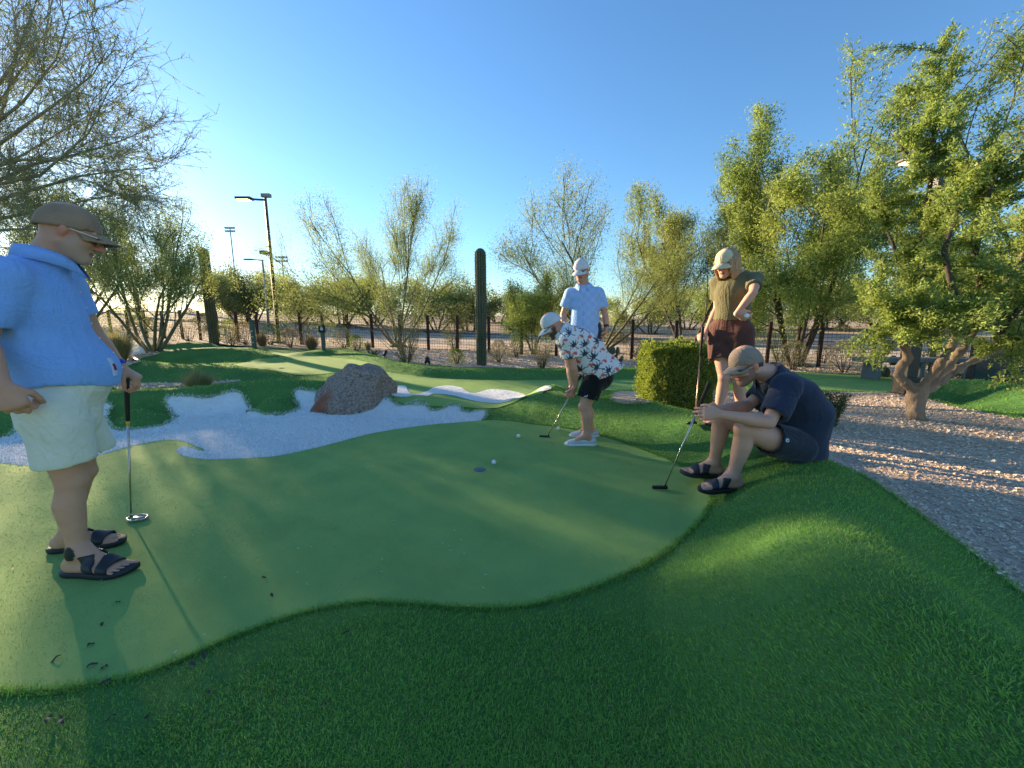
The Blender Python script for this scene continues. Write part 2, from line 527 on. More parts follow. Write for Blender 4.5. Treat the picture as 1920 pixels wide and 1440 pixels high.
# road beyond the fence
M_ROAD = mat('asphalt', (.075, .075, .08), rough=.9, var=(.055, .055, .058), scale=3, var2=(.10, .10, .10), scale2=.2, bump=.3, bscale=40, spec=.2)
rd = []
for s in np.linspace(-75, 60, 90):
    cx, cy = s, 30.5 - .42 * s + .0016 * s * s
    nx, ny = .387, .922
    for k in np.linspace(-3.4, 3.4, 5):
        x, y = cx + nx * k, cy + ny * k
        rd.append((x, y, gz(x, y) + .06))
rd = np.array(rd)
ir = np.arange(450).reshape(90, 5)
road = link('road', mesh_np('road', rd, np.stack([ir[:-1, :-1], ir[1:, :-1], ir[1:, 1:], ir[:-1, 1:]], -1).reshape(-1, 4)), M_ROAD)
tag(road, kind='structure')
kb = MB()
for sgn in (-1, 1):
    pts = [(30.5 and s + .387 * 3.6 * sgn, 30.5 - .42 * s + .0016 * s * s + .922 * 3.6 * sgn) for s in np.linspace(-75, 60, 90)]
    for a, b in zip(pts[:-1], pts[1:]):
        c = ((a[0] + b[0]) / 2, (a[1] + b[1]) / 2); L = math.hypot(b[0] - a[0], b[1] - a[1])
        kb.box((c[0], c[1], gz(*c) + .05), (L, .3, .24), Matrix.Rotation(math.atan2(b[1] - a[1], b[0] - a[0]), 3, 'Z'))
tag(kb.build('road_kerb', mat('concrete', (.42, .39, .35), rough=.9, var=(.34, .32, .29), scale=3), smooth=False), kind='structure')
# ================================================================== figures: smooth distance fields turned into one skin
def vec(p): return np.array([p[0], p[1], p[2]], dtype=np.float64)
def unit(v):
    v = vec(v); return v / (np.linalg.norm(v) + 1e-12)
class RC:      # tapered capsule
    def __init__(s, a, b, ra, rb, k=.02): s.a, s.b, s.ra, s.rb, s.k = vec(a), vec(b), ra, rb, k
    def box(s):
        r = max(s.ra, s.rb); return np.minimum(s.a, s.b) - r, np.maximum(s.a, s.b) + r
    def d(s, X, Y, Z):
        ba = s.b - s.a; L = ba @ ba + 1e-12
        px, py, pz = X - s.a[0], Y - s.a[1], Z - s.a[2]
        t = np.clip((px * ba[0] + py * ba[1] + pz * ba[2]) / L, 0, 1)
        return np.sqrt((px - t * ba[0]) ** 2 + (py - t * ba[1]) ** 2 + (pz - t * ba[2]) ** 2) - (s.ra + (s.rb - s.ra) * t)
class EL:      # ellipsoid with axes A (3x3 rows) and radii R
    def __init__(s, c, R, A=None, k=.02): s.c, s.R, s.k = vec(c), np.array(R, float), k; s.A = np.eye(3) if A is None else np.array([unit(a) for a in A])
    def box(s):
        e = np.sqrt(((s.A * s.R[:, None]) ** 2).sum(0)); return s.c - e, s.c + e
    def d(s, X, Y, Z):
        px, py, pz = X - s.c[0], Y - s.c[1], Z - s.c[2]
        q = [(px * a[0] + py * a[1] + pz * a[2]) for a in s.A]
        k0 = np.sqrt(sum((q[i] / s.R[i]) ** 2 for i in range(3))); k1 = np.sqrt(sum((q[i] / s.R[i] ** 2) ** 2 for i in range(3)))
        return k0 * (k0 - 1) / (k1 + 1e-9)
class ET:      # tube with elliptic cross sections: stations of (centre, half width a along side vector w, half depth b)
    def __init__(s, st, k=.02): s.st = [(vec(c), unit(w), a, b) for c, w, a, b in st]; s.k = k
    def box(s):
        r = max(max(a, b) for _, _, a, b in s.st); C = np.array([c for c, *_ in s.st]); return C.min(0) - r, C.max(0) + r
    def d(s, X, Y, Z):
        best = np.full(X.shape, 1e9); out = np.full(X.shape, 1e9)
        for (c0, w0, a0, b0), (c1, w1, a1, b1) in zip(s.st[:-1], s.st[1:]):
            ba = c1 - c0; L = ba @ ba + 1e-12; T = ba / math.sqrt(L)
            px, py, pz = X - c0[0], Y - c0[1], Z - c0[2]
            t = np.clip((px * ba[0] + py * ba[1] + pz * ba[2]) / L, 0, 1)
            qx, qy, qz = px - t * ba[0], py - t * ba[1], pz - t * ba[2]
            w = unit((w0 + w1) / 2); w = unit(w - T * (w @ T)); n = np.cross(T, w)
            a = a0 + (a1 - a0) * t; b = b0 + (b1 - b0) * t
            m = np.minimum(a, b)
            u_, v_, x_ = qx * w[0] + qy * w[1] + qz * w[2], qx * n[0] + qy * n[1] + qz * n[2], qx * T[0] + qy * T[1] + qz * T[2]
            k0 = np.sqrt((u_ / a) ** 2 + (v_ / b) ** 2 + (x_ / m) ** 2); k1 = np.sqrt((u_ / a ** 2) ** 2 + (v_ / b ** 2) ** 2 + (x_ / m ** 2) ** 2)
            dd = np.where(k1 > 1e-6, k0 * (k0 - 1) / (k1 + 1e-9), -m)
            out = np.minimum(out, dd)
        return out
class CutP:    # a primitive with everything beyond a plane removed
    def __init__(s, prim, p, n): s.q, s.p, s.n, s.k = prim, vec(p), unit(n), prim.k
    def box(s): return s.q.box()
    def d(s, X, Y, Z): return np.maximum(s.q.d(X, Y, Z), (X - s.p[0]) * s.n[0] + (Y - s.p[1]) * s.n[1] + (Z - s.p[2]) * s.n[2])
def smin(a, b, k):
    if k <= 0: return np.minimum(a, b)
    h = np.maximum(k - np.abs(a - b), 0) / k
    return np.minimum(a, b) - h * h * k * .25
def sdf_grid(prims, vox, inflate=0.0, cuts=(), post=None, carve=()):
    lo = np.min([p.box()[0] for p in prims], 0) - inflate - 4 * vox; hi = np.max([p.box()[1] for p in prims], 0) + inflate + 4 * vox
    n = np.ceil((hi - lo) / vox).astype(int) + 1
    ax = [lo[i] + vox * np.arange(n[i]) for i in range(3)]
    D = np.full(n, .2, dtype=np.float32)
    for p in prims:
        pad = p.k + inflate + 4 * vox
        b0, b1 = p.box()
        i0 = np.maximum(((b0 - pad - lo) / vox).astype(int), 0); i1 = np.minimum(((b1 + pad - lo) / vox).astype(int) + 2, n)
        sl = tuple(slice(i0[i], i1[i]) for i in range(3))
        X, Y, Z = ax[0][sl[0]][:, None, None], ax[1][sl[1]][None, :, None], ax[2][sl[2]][None, None, :]
        X, Y, Z = np.broadcast_arrays(X, Y, Z)
        D[sl] = smin(D[sl], p.d(X, Y, Z), p.k)
    if inflate: D -= inflate
    if post is not None or cuts:
        X, Y, Z = np.meshgrid(*ax, indexing='ij', sparse=True)
        if post is not None: D = D + post(X, Y, Z)
        D0 = D
        for c in cuts:                      # c(X,Y,Z) > 0 is cut away; the opening is hollowed
            e = c(X, Y, Z)
            D = np.maximum(D, e)
        for c in cuts:
            e = c(X, Y, Z)
            cav = np.maximum(D0 + max(.011, 1.8 * vox), -e - .07)
            D = np.maximum(D, -cav)
    for p in carve:
        b0, b1 = p.box()
        i0 = np.maximum(((b0 - .03 - lo) / vox).astype(int), 0); i1 = np.minimum(((b1 + .03 - lo) / vox).astype(int) + 2, n)
        if (i1 <= i0).any(): continue
        sl = tuple(slice(i0[i], i1[i]) for i in range(3))
        X, Y, Z = np.broadcast_arrays(ax[0][sl[0]][:, None, None], ax[1][sl[1]][None, :, None], ax[2][sl[2]][None, None, :])
        D[sl] = np.maximum(D[sl], -p.d(X, Y, Z))
    return D, lo
def surface_nets(D, lo, vox):
    S = D < 0
    c = np.zeros(tuple(np.array(D.shape) - 1), dtype=np.uint8)
    for dx in (0, 1):
        for dy in (0, 1):
            for dz in (0, 1):
                c += S[dx:D.shape[0] - 1 + dx, dy:D.shape[1] - 1 + dy, dz:D.shape[2] - 1 + dz]
    cells = np.argwhere((c > 0) & (c < 8))
    idx = np.full(c.shape, -1, dtype=np.int32); idx[tuple(cells.T)] = np.arange(len(cells))
    acc = np.zeros((len(cells), 3)); cnt = np.zeros(len(cells))
    corner = np.array([(x, y, z) for x in (0, 1) for y in (0, 1) for z in (0, 1)])
    vals = np.stack([D[tuple((cells + o).T)] for o in corner], 1)
    for i in range(8):
        for j in range(i + 1, 8):
            if np.abs(corner[i] - corner[j]).sum() == 1:
                a, b = vals[:, i], vals[:, j]; m = (a < 0) != (b < 0)
                t = np.where(m, a / np.where(m, a - b, 1), 0)
                acc += np.where(m[:, None], corner[i] + t[:, None] * (corner[j] - corner[i]), 0); cnt += m
    V = lo + vox * (cells + acc / cnt[:, None])
    Q = []
    for ax in range(3):
        sh = [slice(None)] * 3; s1 = [slice(None)] * 3
        sh[ax] = slice(0, -1); s1[ax] = slice(1, None)
        A, B = S[tuple(sh)], S[tuple(s1)]
        e = np.argwhere(A != B)
        o1, o2 = [(1, 2), (2, 0), (0, 1)][ax]
        ok = (e[:, o1] > 0) & (e[:, o2] > 0) & (e[:, o1] < D.shape[o1] - 1) & (e[:, o2] < D.shape[o2] - 1)
        e = e[ok]
        def g(d1, d2):
            q = e.copy(); q[:, o1] -= d1; q[:, o2] -= d2; return idx[tuple(q.T)]
        q = np.stack([g(1, 1), g(0, 1), g(0, 0), g(1, 0)], 1)
        fl = ~A[tuple(e.T)]
        q[fl] = q[fl][:, ::-1]
        Q.append(q)
    return V, np.concatenate(Q)
def relax(V, F, n=1, f=.5):
    """light Laplacian smoothing of a quad mesh"""
    E = np.concatenate([F[:, [0, 1]], F[:, [1, 2]], F[:, [2, 3]], F[:, [3, 0]]])
    for _ in range(n):
        s = np.zeros_like(V); c = np.zeros(len(V))
        np.add.at(s, E[:, 0], V[E[:, 1]]); np.add.at(c, E[:, 0], 1)
        np.add.at(s, E[:, 1], V[E[:, 0]]); np.add.at(c, E[:, 1], 1)
        V = V + f * (s / c[:, None] - V)
    return V
def sculpt(name, prims, vox, m, parent, origin, inflate=0.0, cuts=(), post=None, tint=None, sm=1, carve=()):
    D, lo = sdf_grid(prims, vox, inflate, cuts, post, carve)
    V, F = surface_nets(D, lo, vox)
    if sm: V = relax(V, F, sm)
    me = mesh_np(name, V, F, True, origin)
    if tint is not None: set_col(me, tint(V))
    return link(name, me, m, parent)

def plane(p, n):
    p, n = vec(p), unit(n)
    return lambda X, Y, Z: (X - p[0]) * n[0] + (Y - p[1]) * n[1] + (Z - p[2]) * n[2]
def sphere_cut(c, r):
    c = vec(c)
    return lambda X, Y, Z: r - np.sqrt((X - c[0]) ** 2 + (Y - c[1]) ** 2 + (Z - c[2]) ** 2)
def only_near(fn, c, r):
    """limit a cut to a ball round c"""
    c = vec(c)
    return lambda X, Y, Z: np.minimum(fn(X, Y, Z), r - np.sqrt((X - c[0]) ** 2 + (Y - c[1]) ** 2 + (Z - c[2]) ** 2))

class Frame:
    def __init__(s, c, f, u): s.c = vec(c); s.f = unit(f); u = vec(u); s.u = unit(u - s.f * (u @ s.f)); s.r = np.cross(s.f, s.u)
    def p(s, f, r, u): return s.c + s.f * f + s.r * r + s.u * u
    def loc(s, V): q = V - s.c; return q @ s.f, q @ s.r, q @ s.u
    def M(s): return Matrix(((s.f[0], s.r[0], s.u[0]), (s.f[1], s.r[1], s.u[1]), (s.f[2], s.r[2], s.u[2])))
def head_prims(h, g=1.0):
    P = h.p; A = (h.f, h.r, h.u)
    q = [EL(P(-.008*g, 0, .030*g), (.098*g, .077*g, .096*g), A, .02), EL(P(.030*g, 0, -.042*g), (.060*g, .060*g, .082*g), A, .03)]
    for s in (-1, 1):
        q += [RC(P(-.005*g, s*.050*g, -.055*g), P(.068*g, s*.016*g, -.104*g), .024*g, .020*g, .03),
              RC(P(.080*g, s*.045*g, .022*g), P(.090*g, s*.010*g, .020*g), .011*g, .010*g, .015),
              EL(P(.062*g, s*.040*g, -.030*g), (.022*g, .022*g, .02*g), A, .02),
              EL(P(-.008*g, s*.079*g, -.008*g), (.016*g, .008*g, .029*g), (h.f*.9 + h.r*s*.35, h.r, h.u - h.f*.2), .008),
              EL(P(.100*g, s*.012*g, -.041*g), (.011*g, .009*g, .009*g), A, .008),
              EL(P(.074*g, s*.033*g, .001*g), (.014*g, .016*g, .011*g), A, .006)]
    q += [RC(P(.086*g, 0, .006*g), P(.118*g, 0, -.036*g), .010*g, .0120*g, .010),
          EL(P(.086*g, 0, -.065*g), (.012*g, .026*g, .006*g), A, .006), EL(P(.084*g, 0, -.077*g), (.011*g, .022*g, .007*g), A, .006),
          EL(P(.074*g, 0, -.106*g), (.020*g, .024*g, .018*g), A, .02)]
    return q
def hand_prims(w, d, n, side, curls=(.5, .6, .4), g=1.0, thumb=(.5, .5), spread=.06, palm=.085, fan=None, lens=(.92, 1.0, .95, .78)):
    """w wrist, d wrist->knuckle direction, n direction the fingers curl to, side: vector towards the thumb side"""
    w = vec(w); d = unit(d); n = unit(vec(n) - d * (vec(n) @ d)); s = np.cross(d, n)
    if s @ vec(side) < 0: s = -s
    q = [ET([(w, s, .026*g, .020*g), (w + d*.03*g, s, .032*g, .019*g), (w + d*palm*.75*g, s, .042*g, .016*g), (w + d*palm*g, s, .040*g, .013*g)], .012)]
    cu = curls if hasattr(curls[0], '__len__') else [curls] * 4
    for i in range(4):
        o = (.031 - .0207 * i)
        root = w + d * (palm - .004 - .006 * abs(i - 1)) * g + s * o * g
        dd = unit(d + s * (spread * (1.5 - i)))
        p = root; a = 0
        for j, L in enumerate((.046, .029, .022)):
            a += cu[i][j]
            e = p + (dd * math.cos(a) + n * math.sin(a)) * L * lens[i] * g
            r0 = (.0097, .0088, .0082)[j] * g; r1 = (.0088, .0082, .0070)[j] * g
            q.append(RC(p, e, r0, r1, .006 if j else .010)); p = e
    t0 = w + d * .022 * g + s * .024 * g
    t1 = t0 + unit(d * .75 + s * .65 + n * thumb[0]) * .044 * g
    t2 = t1 + unit(d * .95 + s * .15 + n * (thumb[0] + thumb[1] * .4)) * .032 * g
    t3 = t2 + unit(d * .95 - s * .1 + n * (thumb[0] + thumb[1])) * .026 * g
    q += [RC(t0, t1, .016*g, .0125*g, .014), RC(t1, t2, .0125*g, .0108*g, .005), RC(t2, t3, .0108*g, .0085*g, .005)]
    return q
def arm_prims(s, e, w, g=1.0):
    s, e, w = vec(s), vec(e), vec(w); sd = unit(np.cross(w - e, e - s) + np.array([.01, .02, .03]))
    L = lambda p, q, t: p + (q - p) * t
    return [ET([(s, sd, .054*g, .054*g), (L(s, e, .4), sd, .050*g, .055*g), (L(s, e, .8), sd, .041*g, .043*g), (e, sd, .040*g, .041*g)], .02),
            ET([(e, sd, .040*g, .041*g), (L(e, w, .28), sd, .043*g, .046*g), (L(e, w, .65), sd, .034*g, .036*g), (w, sd, .027*g, .026*g)], .008)]
def leg_prims(hp, kn, an, g=1.0, back=None):
    hp, kn, an = vec(hp), vec(kn), vec(an); up = unit(hp - an)
    bk = unit(back) * g if back is not None else np.zeros(3)
    sd = unit(np.cross(up, bk) + np.array([1e-4, 0, 0])); L = lambda p, q, t: p + (q - p) * t
    return [ET([(hp, sd, .092*g, .095*g), (L(hp, kn, .5), sd, .080*g, .082*g), (L(hp, kn, .88), sd, .059*g, .061*g), (kn, sd, .053*g, .056*g)], .02),
            ET([(kn, sd, .053*g, .056*g), (L(kn, an, .12) + bk*.004, sd, .050*g, .053*g), (L(kn, an, .32) + bk*.014, sd, .055*g, .058*g), (L(kn, an, .52) + bk*.009, sd, .049*g, .051*g), (L(kn, an, .76) + bk*.003, sd, .038*g, .040*g), (an, sd, .034*g, .037*g)], .008),
            EL(kn - bk*.018, (.040*g,)*3, None, .02)]
def sleeve(s, e, r0, r1, cut, k=.04, th=.014):
    """short sleeve ending in an open cuff: (prim, carve)"""
    s, e = vec(s), vec(e); c = s + (e - s) * cut
    return CutP(RC(s, s + (e - s) * (cut + .12), r0, r1, k), c, e - s), RC(c - (e - s) * .12, c + (e - s) * .3, (r0 + r1) / 2 - th - .012, r1 - th)
def leghole(h, k, r, cut, th=.012):
    h, k = vec(h), vec(k); c = h + (k - h) * cut
    return RC(c - (k - h) * .12, c + (k - h) * .4, r - th, r - th)
def foot_prims(an, f, ground, g=1.0, toes=True, up=(0, 0, 1), side=1):
    """an ankle joint, f foot direction (horizontal), ground height of the sole; side=+1 when the big toe is towards -cross(f,up)"""
    an = vec(an); f = unit(f); up = unit(up); s = np.cross(f, up) * side      # s: towards the little toe
    b = an - up * (an @ up) + up * (ground)                   # point under the ankle
    H_ = lambda a, c, z: b + f * a * g + s * c * g + up * z * g
    q = [RC(an, H_(-.035, 0, .036), .036*g, .031*g, .025), RC(H_(-.038, 0, .033), H_(.0, 0, .032), .031*g, .030*g, .02), RC(an + f*.01, H_(.10, -.010, .036), .036*g, .026*g, .03),
         ET([(H_(-.02, .0, .026), s, .030*g, .026*g), (H_(.06, .006, .026), s, .037*g, .025*g), (H_(.125, .004, .022), s, .046*g, .020*g), (H_(.15, .004, .017), s, .044*g, .015*g)], .02)]
    if toes:
        for i in range(5):
            o = -.035 + .0184 * i + (.003 if i else 0)
            L = (.205, .206, .198, .188, .176)[i]; r = (.0118, .0074, .0072, .0070, .0070)[i]
            q.append(RC(H_(.150 - .004 * i, o * .95, .018), H_(L - .002, o, .0125), r * 1.1 * g, r * g, .003))
    return q
def sandal(parent, an, f, ground, g, origin, side, msole, mstrap, n2=2):
    an = vec(an); f = unit(f); s = np.cross(f, [0, 0, 1]) * side
    b = np.array([an[0], an[1], ground])
    out = [(-.082, -.016), (-.086, 0), (-.082, .016), (-.05, .034), (.02, .038), (.08, .047), (.13, .052), (.175, .044), (.205, .024), (.222, -.008), (.222, -.028), (.205, -.044), (.16, -.049), (.10, -.042), (.03, -.034), (-.05, -.033)]
    P = smooth_loop(np.array(out), 4) * g
    m = MB(); V = []; n = len(P)
    for k, (sc, z) in enumerate(((.93, .000), (.99, .004), (1.0, .014), (1.0, .024), (.97, .028))):
        for a, c in P:
            cur = .010 * max(0, (a / g - .14) / .08) ** 2
            V.append(b + f * (a - .07 * g) * sc + f * .07 * g + s * c * sc + np.array([0, 0, z + cur - .001]))
    F = [(k*n + i, k*n + (i+1) % n, (k+1)*n + (i+1) % n, (k+1)*n + i) for k in range(4) for i in range(n)]
    V.append(b + f*.07*g + np.array([0, 0, 0.0])); V.append(b + f*.07*g + np.array([0, 0, .026]))
    T = [(len(V)-2, (i+1) % n, i) for i in range(n)] + [(len(V)-1, 4*n + i, 4*n + (i+1) % n) for i in range(n)]
    if side < 0: F = [q[::-1] for q in F]; T = [q[::-1] for q in T]
    m.add(V, [np.array(F), np.array(T)])
    so = m.build('sandal', msole, parent, origin=origin)
    fp = foot_prims(an, f, ground + .022, g, False, side=side)
    for a0, tilt in ((.072, .28), (.130, .08)):
        pt = b + f * a0 * g; nn = unit(f + np.array([0, 0, 1]) * tilt)
        low = b + np.array([0, 0, .012])
        cuts = []
        D, lo = sdf_grid(fp, .0042, .007, [])
        ax = [lo[i] + .0042 * np.arange(D.shape[i]) for i in range(3)]
        X, Y, Z = np.meshgrid(*ax, indexing='ij', sparse=True)
        sl = np.abs((X-pt[0])*nn[0] + (Y-pt[1])*nn[1] + (Z-pt[2]-.04)*nn[2]) - .021 * g
        D = np.maximum(np.maximum(np.maximum(np.maximum(D, sl), low[2] - Z), Z - (ground + .022 + .078 * g)), -(D + .011))
        V_, F_ = surface_nets(D, lo, .0042)
        V_ = relax(V_, F_, 1)
        st = link('strap', mesh_np('strap', V_, F_, True, origin), mstrap, so)
    return so

def cap_parts(parent, h, origin, m, tilt=0.0, g=1.0, brim=.078, mb=None, logo=None):
    """six panel baseball cap on head frame h"""
    c, s = math.cos(tilt), math.sin(tilt)
    F_ = Frame(h.c, h.f * c - h.u * s, h.u * c + h.f * s)
    base = .020
    R = (.108*g, .0865*g, .100*g); c0 = (-.010*g, 0, base*g)
    V = []; n = 48; rings = 14
    for i in range(rings + 1):
        t = i / rings * math.pi / 2
        for k in range(n):
            w = 2 * math.pi * k / n
            seam = 1 - .010 * math.exp(-((((k + n//12) % (n // 6)) - n/12) / 1.0) ** 2)
            rr = math.cos(t) ** .80 * seam * (1 - .05 * (1 - i / rings) ** 3 * (math.cos(w) < .3))
            low = -.034 * g * (1 - i / rings) * (math.cos(w) < .55) * (.5 - .5*math.cos(w))
            V.append(F_.p(c0[0] + R[0]*rr*math.cos(w), R[1]*rr*math.sin(w), c0[2] + R[2]*math.sin(t) + low))
    Fc = [(i*n + k, i*n + (k+1) % n, (i+1)*n + (k+1) % n, (i+1)*n + k) for i in range(rings) for k in range(n)]
    # inner layer for thickness
    nv = len(V); V2 = [F_.c + (v - F_.c) * .965 for v in V]
    Fi = [tuple(q + nv for q in f[::-1]) for f in Fc] + [(k, k + nv, (k+1) % n + nv, (k+1) % n) for k in range(n)]
    mb_ = MB(); mb_.add(V + V2, np.array(Fc + Fi))
    cap = mb_.build('cap', m, parent, origin=origin)
    bt = MB(); bt.lathe([(0.0001, .006), (.006, .004), (.008, 0)], n=10, M=F_.M(), c=F_.p(c0[0], 0, c0[2] + R[2] - .001))
    bt.build('button', m, cap, origin=origin)
    # brim
    V = []; na, nb = 21, 7
    for top in (1, 0):
        for j in range(nb):
            t = j / (nb - 1)
            for i in range(na):
                w = math.radians(-64 + 128 * i / (na - 1))
                ext = brim * g * math.cos(w * 1.25) ** .5 * t
                x = c0[0] + R[0] * .985 * math.cos(w) + ext * (.55 + .45*math.cos(w)) * 1.05
                y = R[1] * .985 * math.sin(w) * (1 + .06 * t) 
                z = c0[2] + .004 - .030 * g * (y / (R[1])) ** 2 - .022 * g * t ** 1.5 - (0 if top else .005)
                V.append(F_.p(x, y, z))
    N = na * nb
    Fb = [(j*na+i, j*na+i+1, (j+1)*na+i+1, (j+1)*na+i) for j in range(nb-1) for i in range(na-1)]
    Fb += [tuple(q + N for q in f[::-1]) for f in Fb]
    Fb += [((nb-1)*na+i, (nb-1)*na+i+1, (nb-1)*na+i+1+N, (nb-1)*na+i+N) for i in range(na-1)]
    Fb += [(j*na, (j+1)*na, (j+1)*na+N, j*na+N) for j in range(nb-1)] + [(j*na+na-1, j*na+na-1+N, (j+1)*na+na-1+N, (j+1)*na+na-1) for j in range(nb-1)]
    bb = MB(); bb.add(V, np.array(Fb)); bb.build('brim', mb or m, cap, origin=origin)
    if logo is not None:
        lg = MB(); 
        for (a, b_, w_, h_) in logo[1]:
            x = R[0] * math.cos(.62) + c0[0] + .008; 
            lg.box(F_.p(x, a, c0[2] + .045 + b_), (.004, w_, h_), F_.M() @ Matrix.Rotation(-.55, 3, 'Y'))
        lg.build('emblem', logo[0], cap, origin=origin, smooth=False)
    return cap
def glasses(parent, h, origin, mlens, mframe, g=1.0, dark=True):
    o = MB(); Mh = h.M()
    lens = []
    for s in (-1, 1):
        o.box(h.p(.035*g, s*.077*g, .006*g), (.130*g, .004, .006), Mh)
        o.box(h.p(.094*g, s*.064*g, .006*g), (.012*g, .028*g, .007), Mh @ Matrix.Rotation(-s*.75, 3, 'Z'))
    o.box(h.p(.104*g, 0, .010*g), (.006, .128*g, .005), Mh)
    if not dark:
        for s in (-1, 1):
            P = [h.p(.102*g - .010*g*abs(math.sin(w))*0 - .0045*abs(s*.034 + .024*math.cos(w))/.058, s*.034*g + .024*g*math.cos(w), -.004*g + .019*g*math.sin(w)) for w in np.linspace(0, 2*math.pi, 19)]
            o.tube(P, .0016, n=5, cap=False)
    fr = o.build('glasses', mframe, parent, origin=origin, smooth=False)
    for s in (-1, 1):
        m = MB(); R3 = Mh @ Matrix.Rotation(-s*.28, 3, 'Z')
        V = []; n = 16
        for off in (.003, -.003):
            V.append(vec(Vector(h.p(.101*g, s*.034*g, -.004*g)) + R3 @ Vector((off + .002, 0, 0))))
            for k in range(n):
                w = 2*math.pi*k/n
                e = abs(math.cos(w))**.7 * (1 if math.cos(w) > 0 else -1), abs(math.sin(w))**.7 * (1 if math.sin(w) > 0 else -1)
                V.append(vec(Vector(h.p(.101*g, s*.034*g, -.004*g)) + R3 @ Vector((off - .004*abs(math.cos(w)), e[0]*.029*g, e[1]*.020*g))))
        T = [(0, 1 + k, 1 + (k+1) % n) for k in range(n)] + [(n+1, n+2 + (k+1) % n, n+2 + k) for k in range(n)]
        Q = [(1 + k, n+2 + k, n+2 + (k+1) % n, 1 + (k+1) % n) for k in range(n)]
        m.add(V, [np.array(T), np.array(Q)])
        m.build('lens', mlens, fr, origin=origin)
    return fr
def collar(parent, h0, up, fwd, origin, m, rn=.072, drop=.045, flare=.030, gap=.35, lift=.0):
    """folded shirt collar around a neck point: standing ring that folds down to two points"""
    F_ = Frame(h0, fwd, up)
    V = []; n = 31
    prof = []
    for i in range(n):
        t = i / (n - 1); w = math.pi * (gap * .5) + t * (2*math.pi - math.pi*gap)      # 0 = front
        fr = abs(t - .5) * 2                                              # 1 at the front ends
        e = fr ** 6
        rx, ry = rn * 1.08, rn
        for (r_, z_) in ((0, .0 - .018), (.003, .018), (.008, .024), (flare*.6, .006 - .015*e), (flare*(1 + .4*e), -drop*(.75 + .55*e)), (flare*(1+.4*e) - .007, -drop*(.75+.55*e) + .001), (.004, .008)):
            x, y = math.cos(w) * (rx + r_) , math.sin(w) * (ry + r_)
            zz = z_ - .050 * ((math.cos(w) + 1) / 2) ** 2 + lift
            V.append(F_.p(x, y, zz))
    m_ = 7
    Fq = [(i*m_+j, (i+1)*m_+j, (i+1)*m_+j+1, i*m_+j+1) for i in range(n-1) for j in range(m_-1)]
    mb = MB(); mb.add(V, np.array(Fq)); return mb.build('collar', m, parent, origin=origin)

# ---- skin, cloth, leather
M_SKIN = mat('skin', (.5, .3, .22), rough=.55, tint=True, var=(.93, .90, .88), scale=14, detail=4, bump=.12, bscale=260, bdist=.002, spec=.35, sss=.10)
def skin_tint(base, h, beard=None, lips=(.42, .17, .14), brow=(.10, .06, .04), extra=None, g=1.0, stub=.0):
    base = np.array(base)
    def fn(V):
        C = np.tile(base, (len(V), 1))
        f, r, u = h.loc(V); f, r, u = f/g, r/g, u/g
        def put(m, c, a=1.0): C[m] = C[m]*(1-a) + np.array(c)*a
        near = (np.abs(f) < .2) & (np.abs(r) < .15) & (np.abs(u) < .2)
        put(near & (f > .09) & (np.abs(r) < .022) & (u < -.02) & (u > -.05), base*np.array([1.08, .85, .82]))          # nose
        put(near & (np.abs(r) > .068) & (u < .03) & (u > -.045), base*np.array([1.08, .84, .8]))                       # ears
        if beard is not None:
            b = near & (f > .02 + .0*u) & (u < -.048) & (u > -.16) & ~((np.abs(r) < .022) & (u > -.085) & (u < -.058) & (f > .07))
            b |= near & (f > -.01) & (f < .045) & (u < -.015) & (u > -.1) & (np.abs(r) > .052) & (np.abs(r) < .074)
            put(b, beard[0], beard[1])
        put(near & (f > .075) & (np.abs(r) < .024) & (u > -.086) & (u < -.060), lips, .85)
        put(near & (f > .072) & (np.abs(r) < .026) & (u > -.0745) & (u < -.0685), np.array(lips)*.25, .9)
        put(near & (f > .068) & (np.abs(r) > .014) & (np.abs(r) < .05) & (u > .021) & (u < .032), brow, .85)
        put(near & (f > .072) & (np.abs(np.abs(r) - .033) < .014) & (np.abs(u - .001) < .007), (.55, .52, .5))
        put(near & (f > .072) & (np.abs(np.abs(r) - .033) < .006) & (np.abs(u - .001) < .0065), (.05, .035, .03))
        if extra is not None: extra(V, C)
        return C
    return fn
def folds(seed, amp=.004, freq=(18, 9, 24)):
    r = np.random.default_rng(seed); w = [(r.normal(size=3) * np.array(freq), r.uniform(0, 6.28)) for _ in range(7)]
    def fn(X, Y, Z):
        o = 0
        for i, (k, p) in enumerate(w):
            o = o + np.sin(X*k[0] + Y*k[1] + Z*k[2] + p + 1.3*np.sin(X*k[2]*.4 + Z*k[0]*.5)) / (1 + .35*i)
        return o * amp / 2.2
    return fn
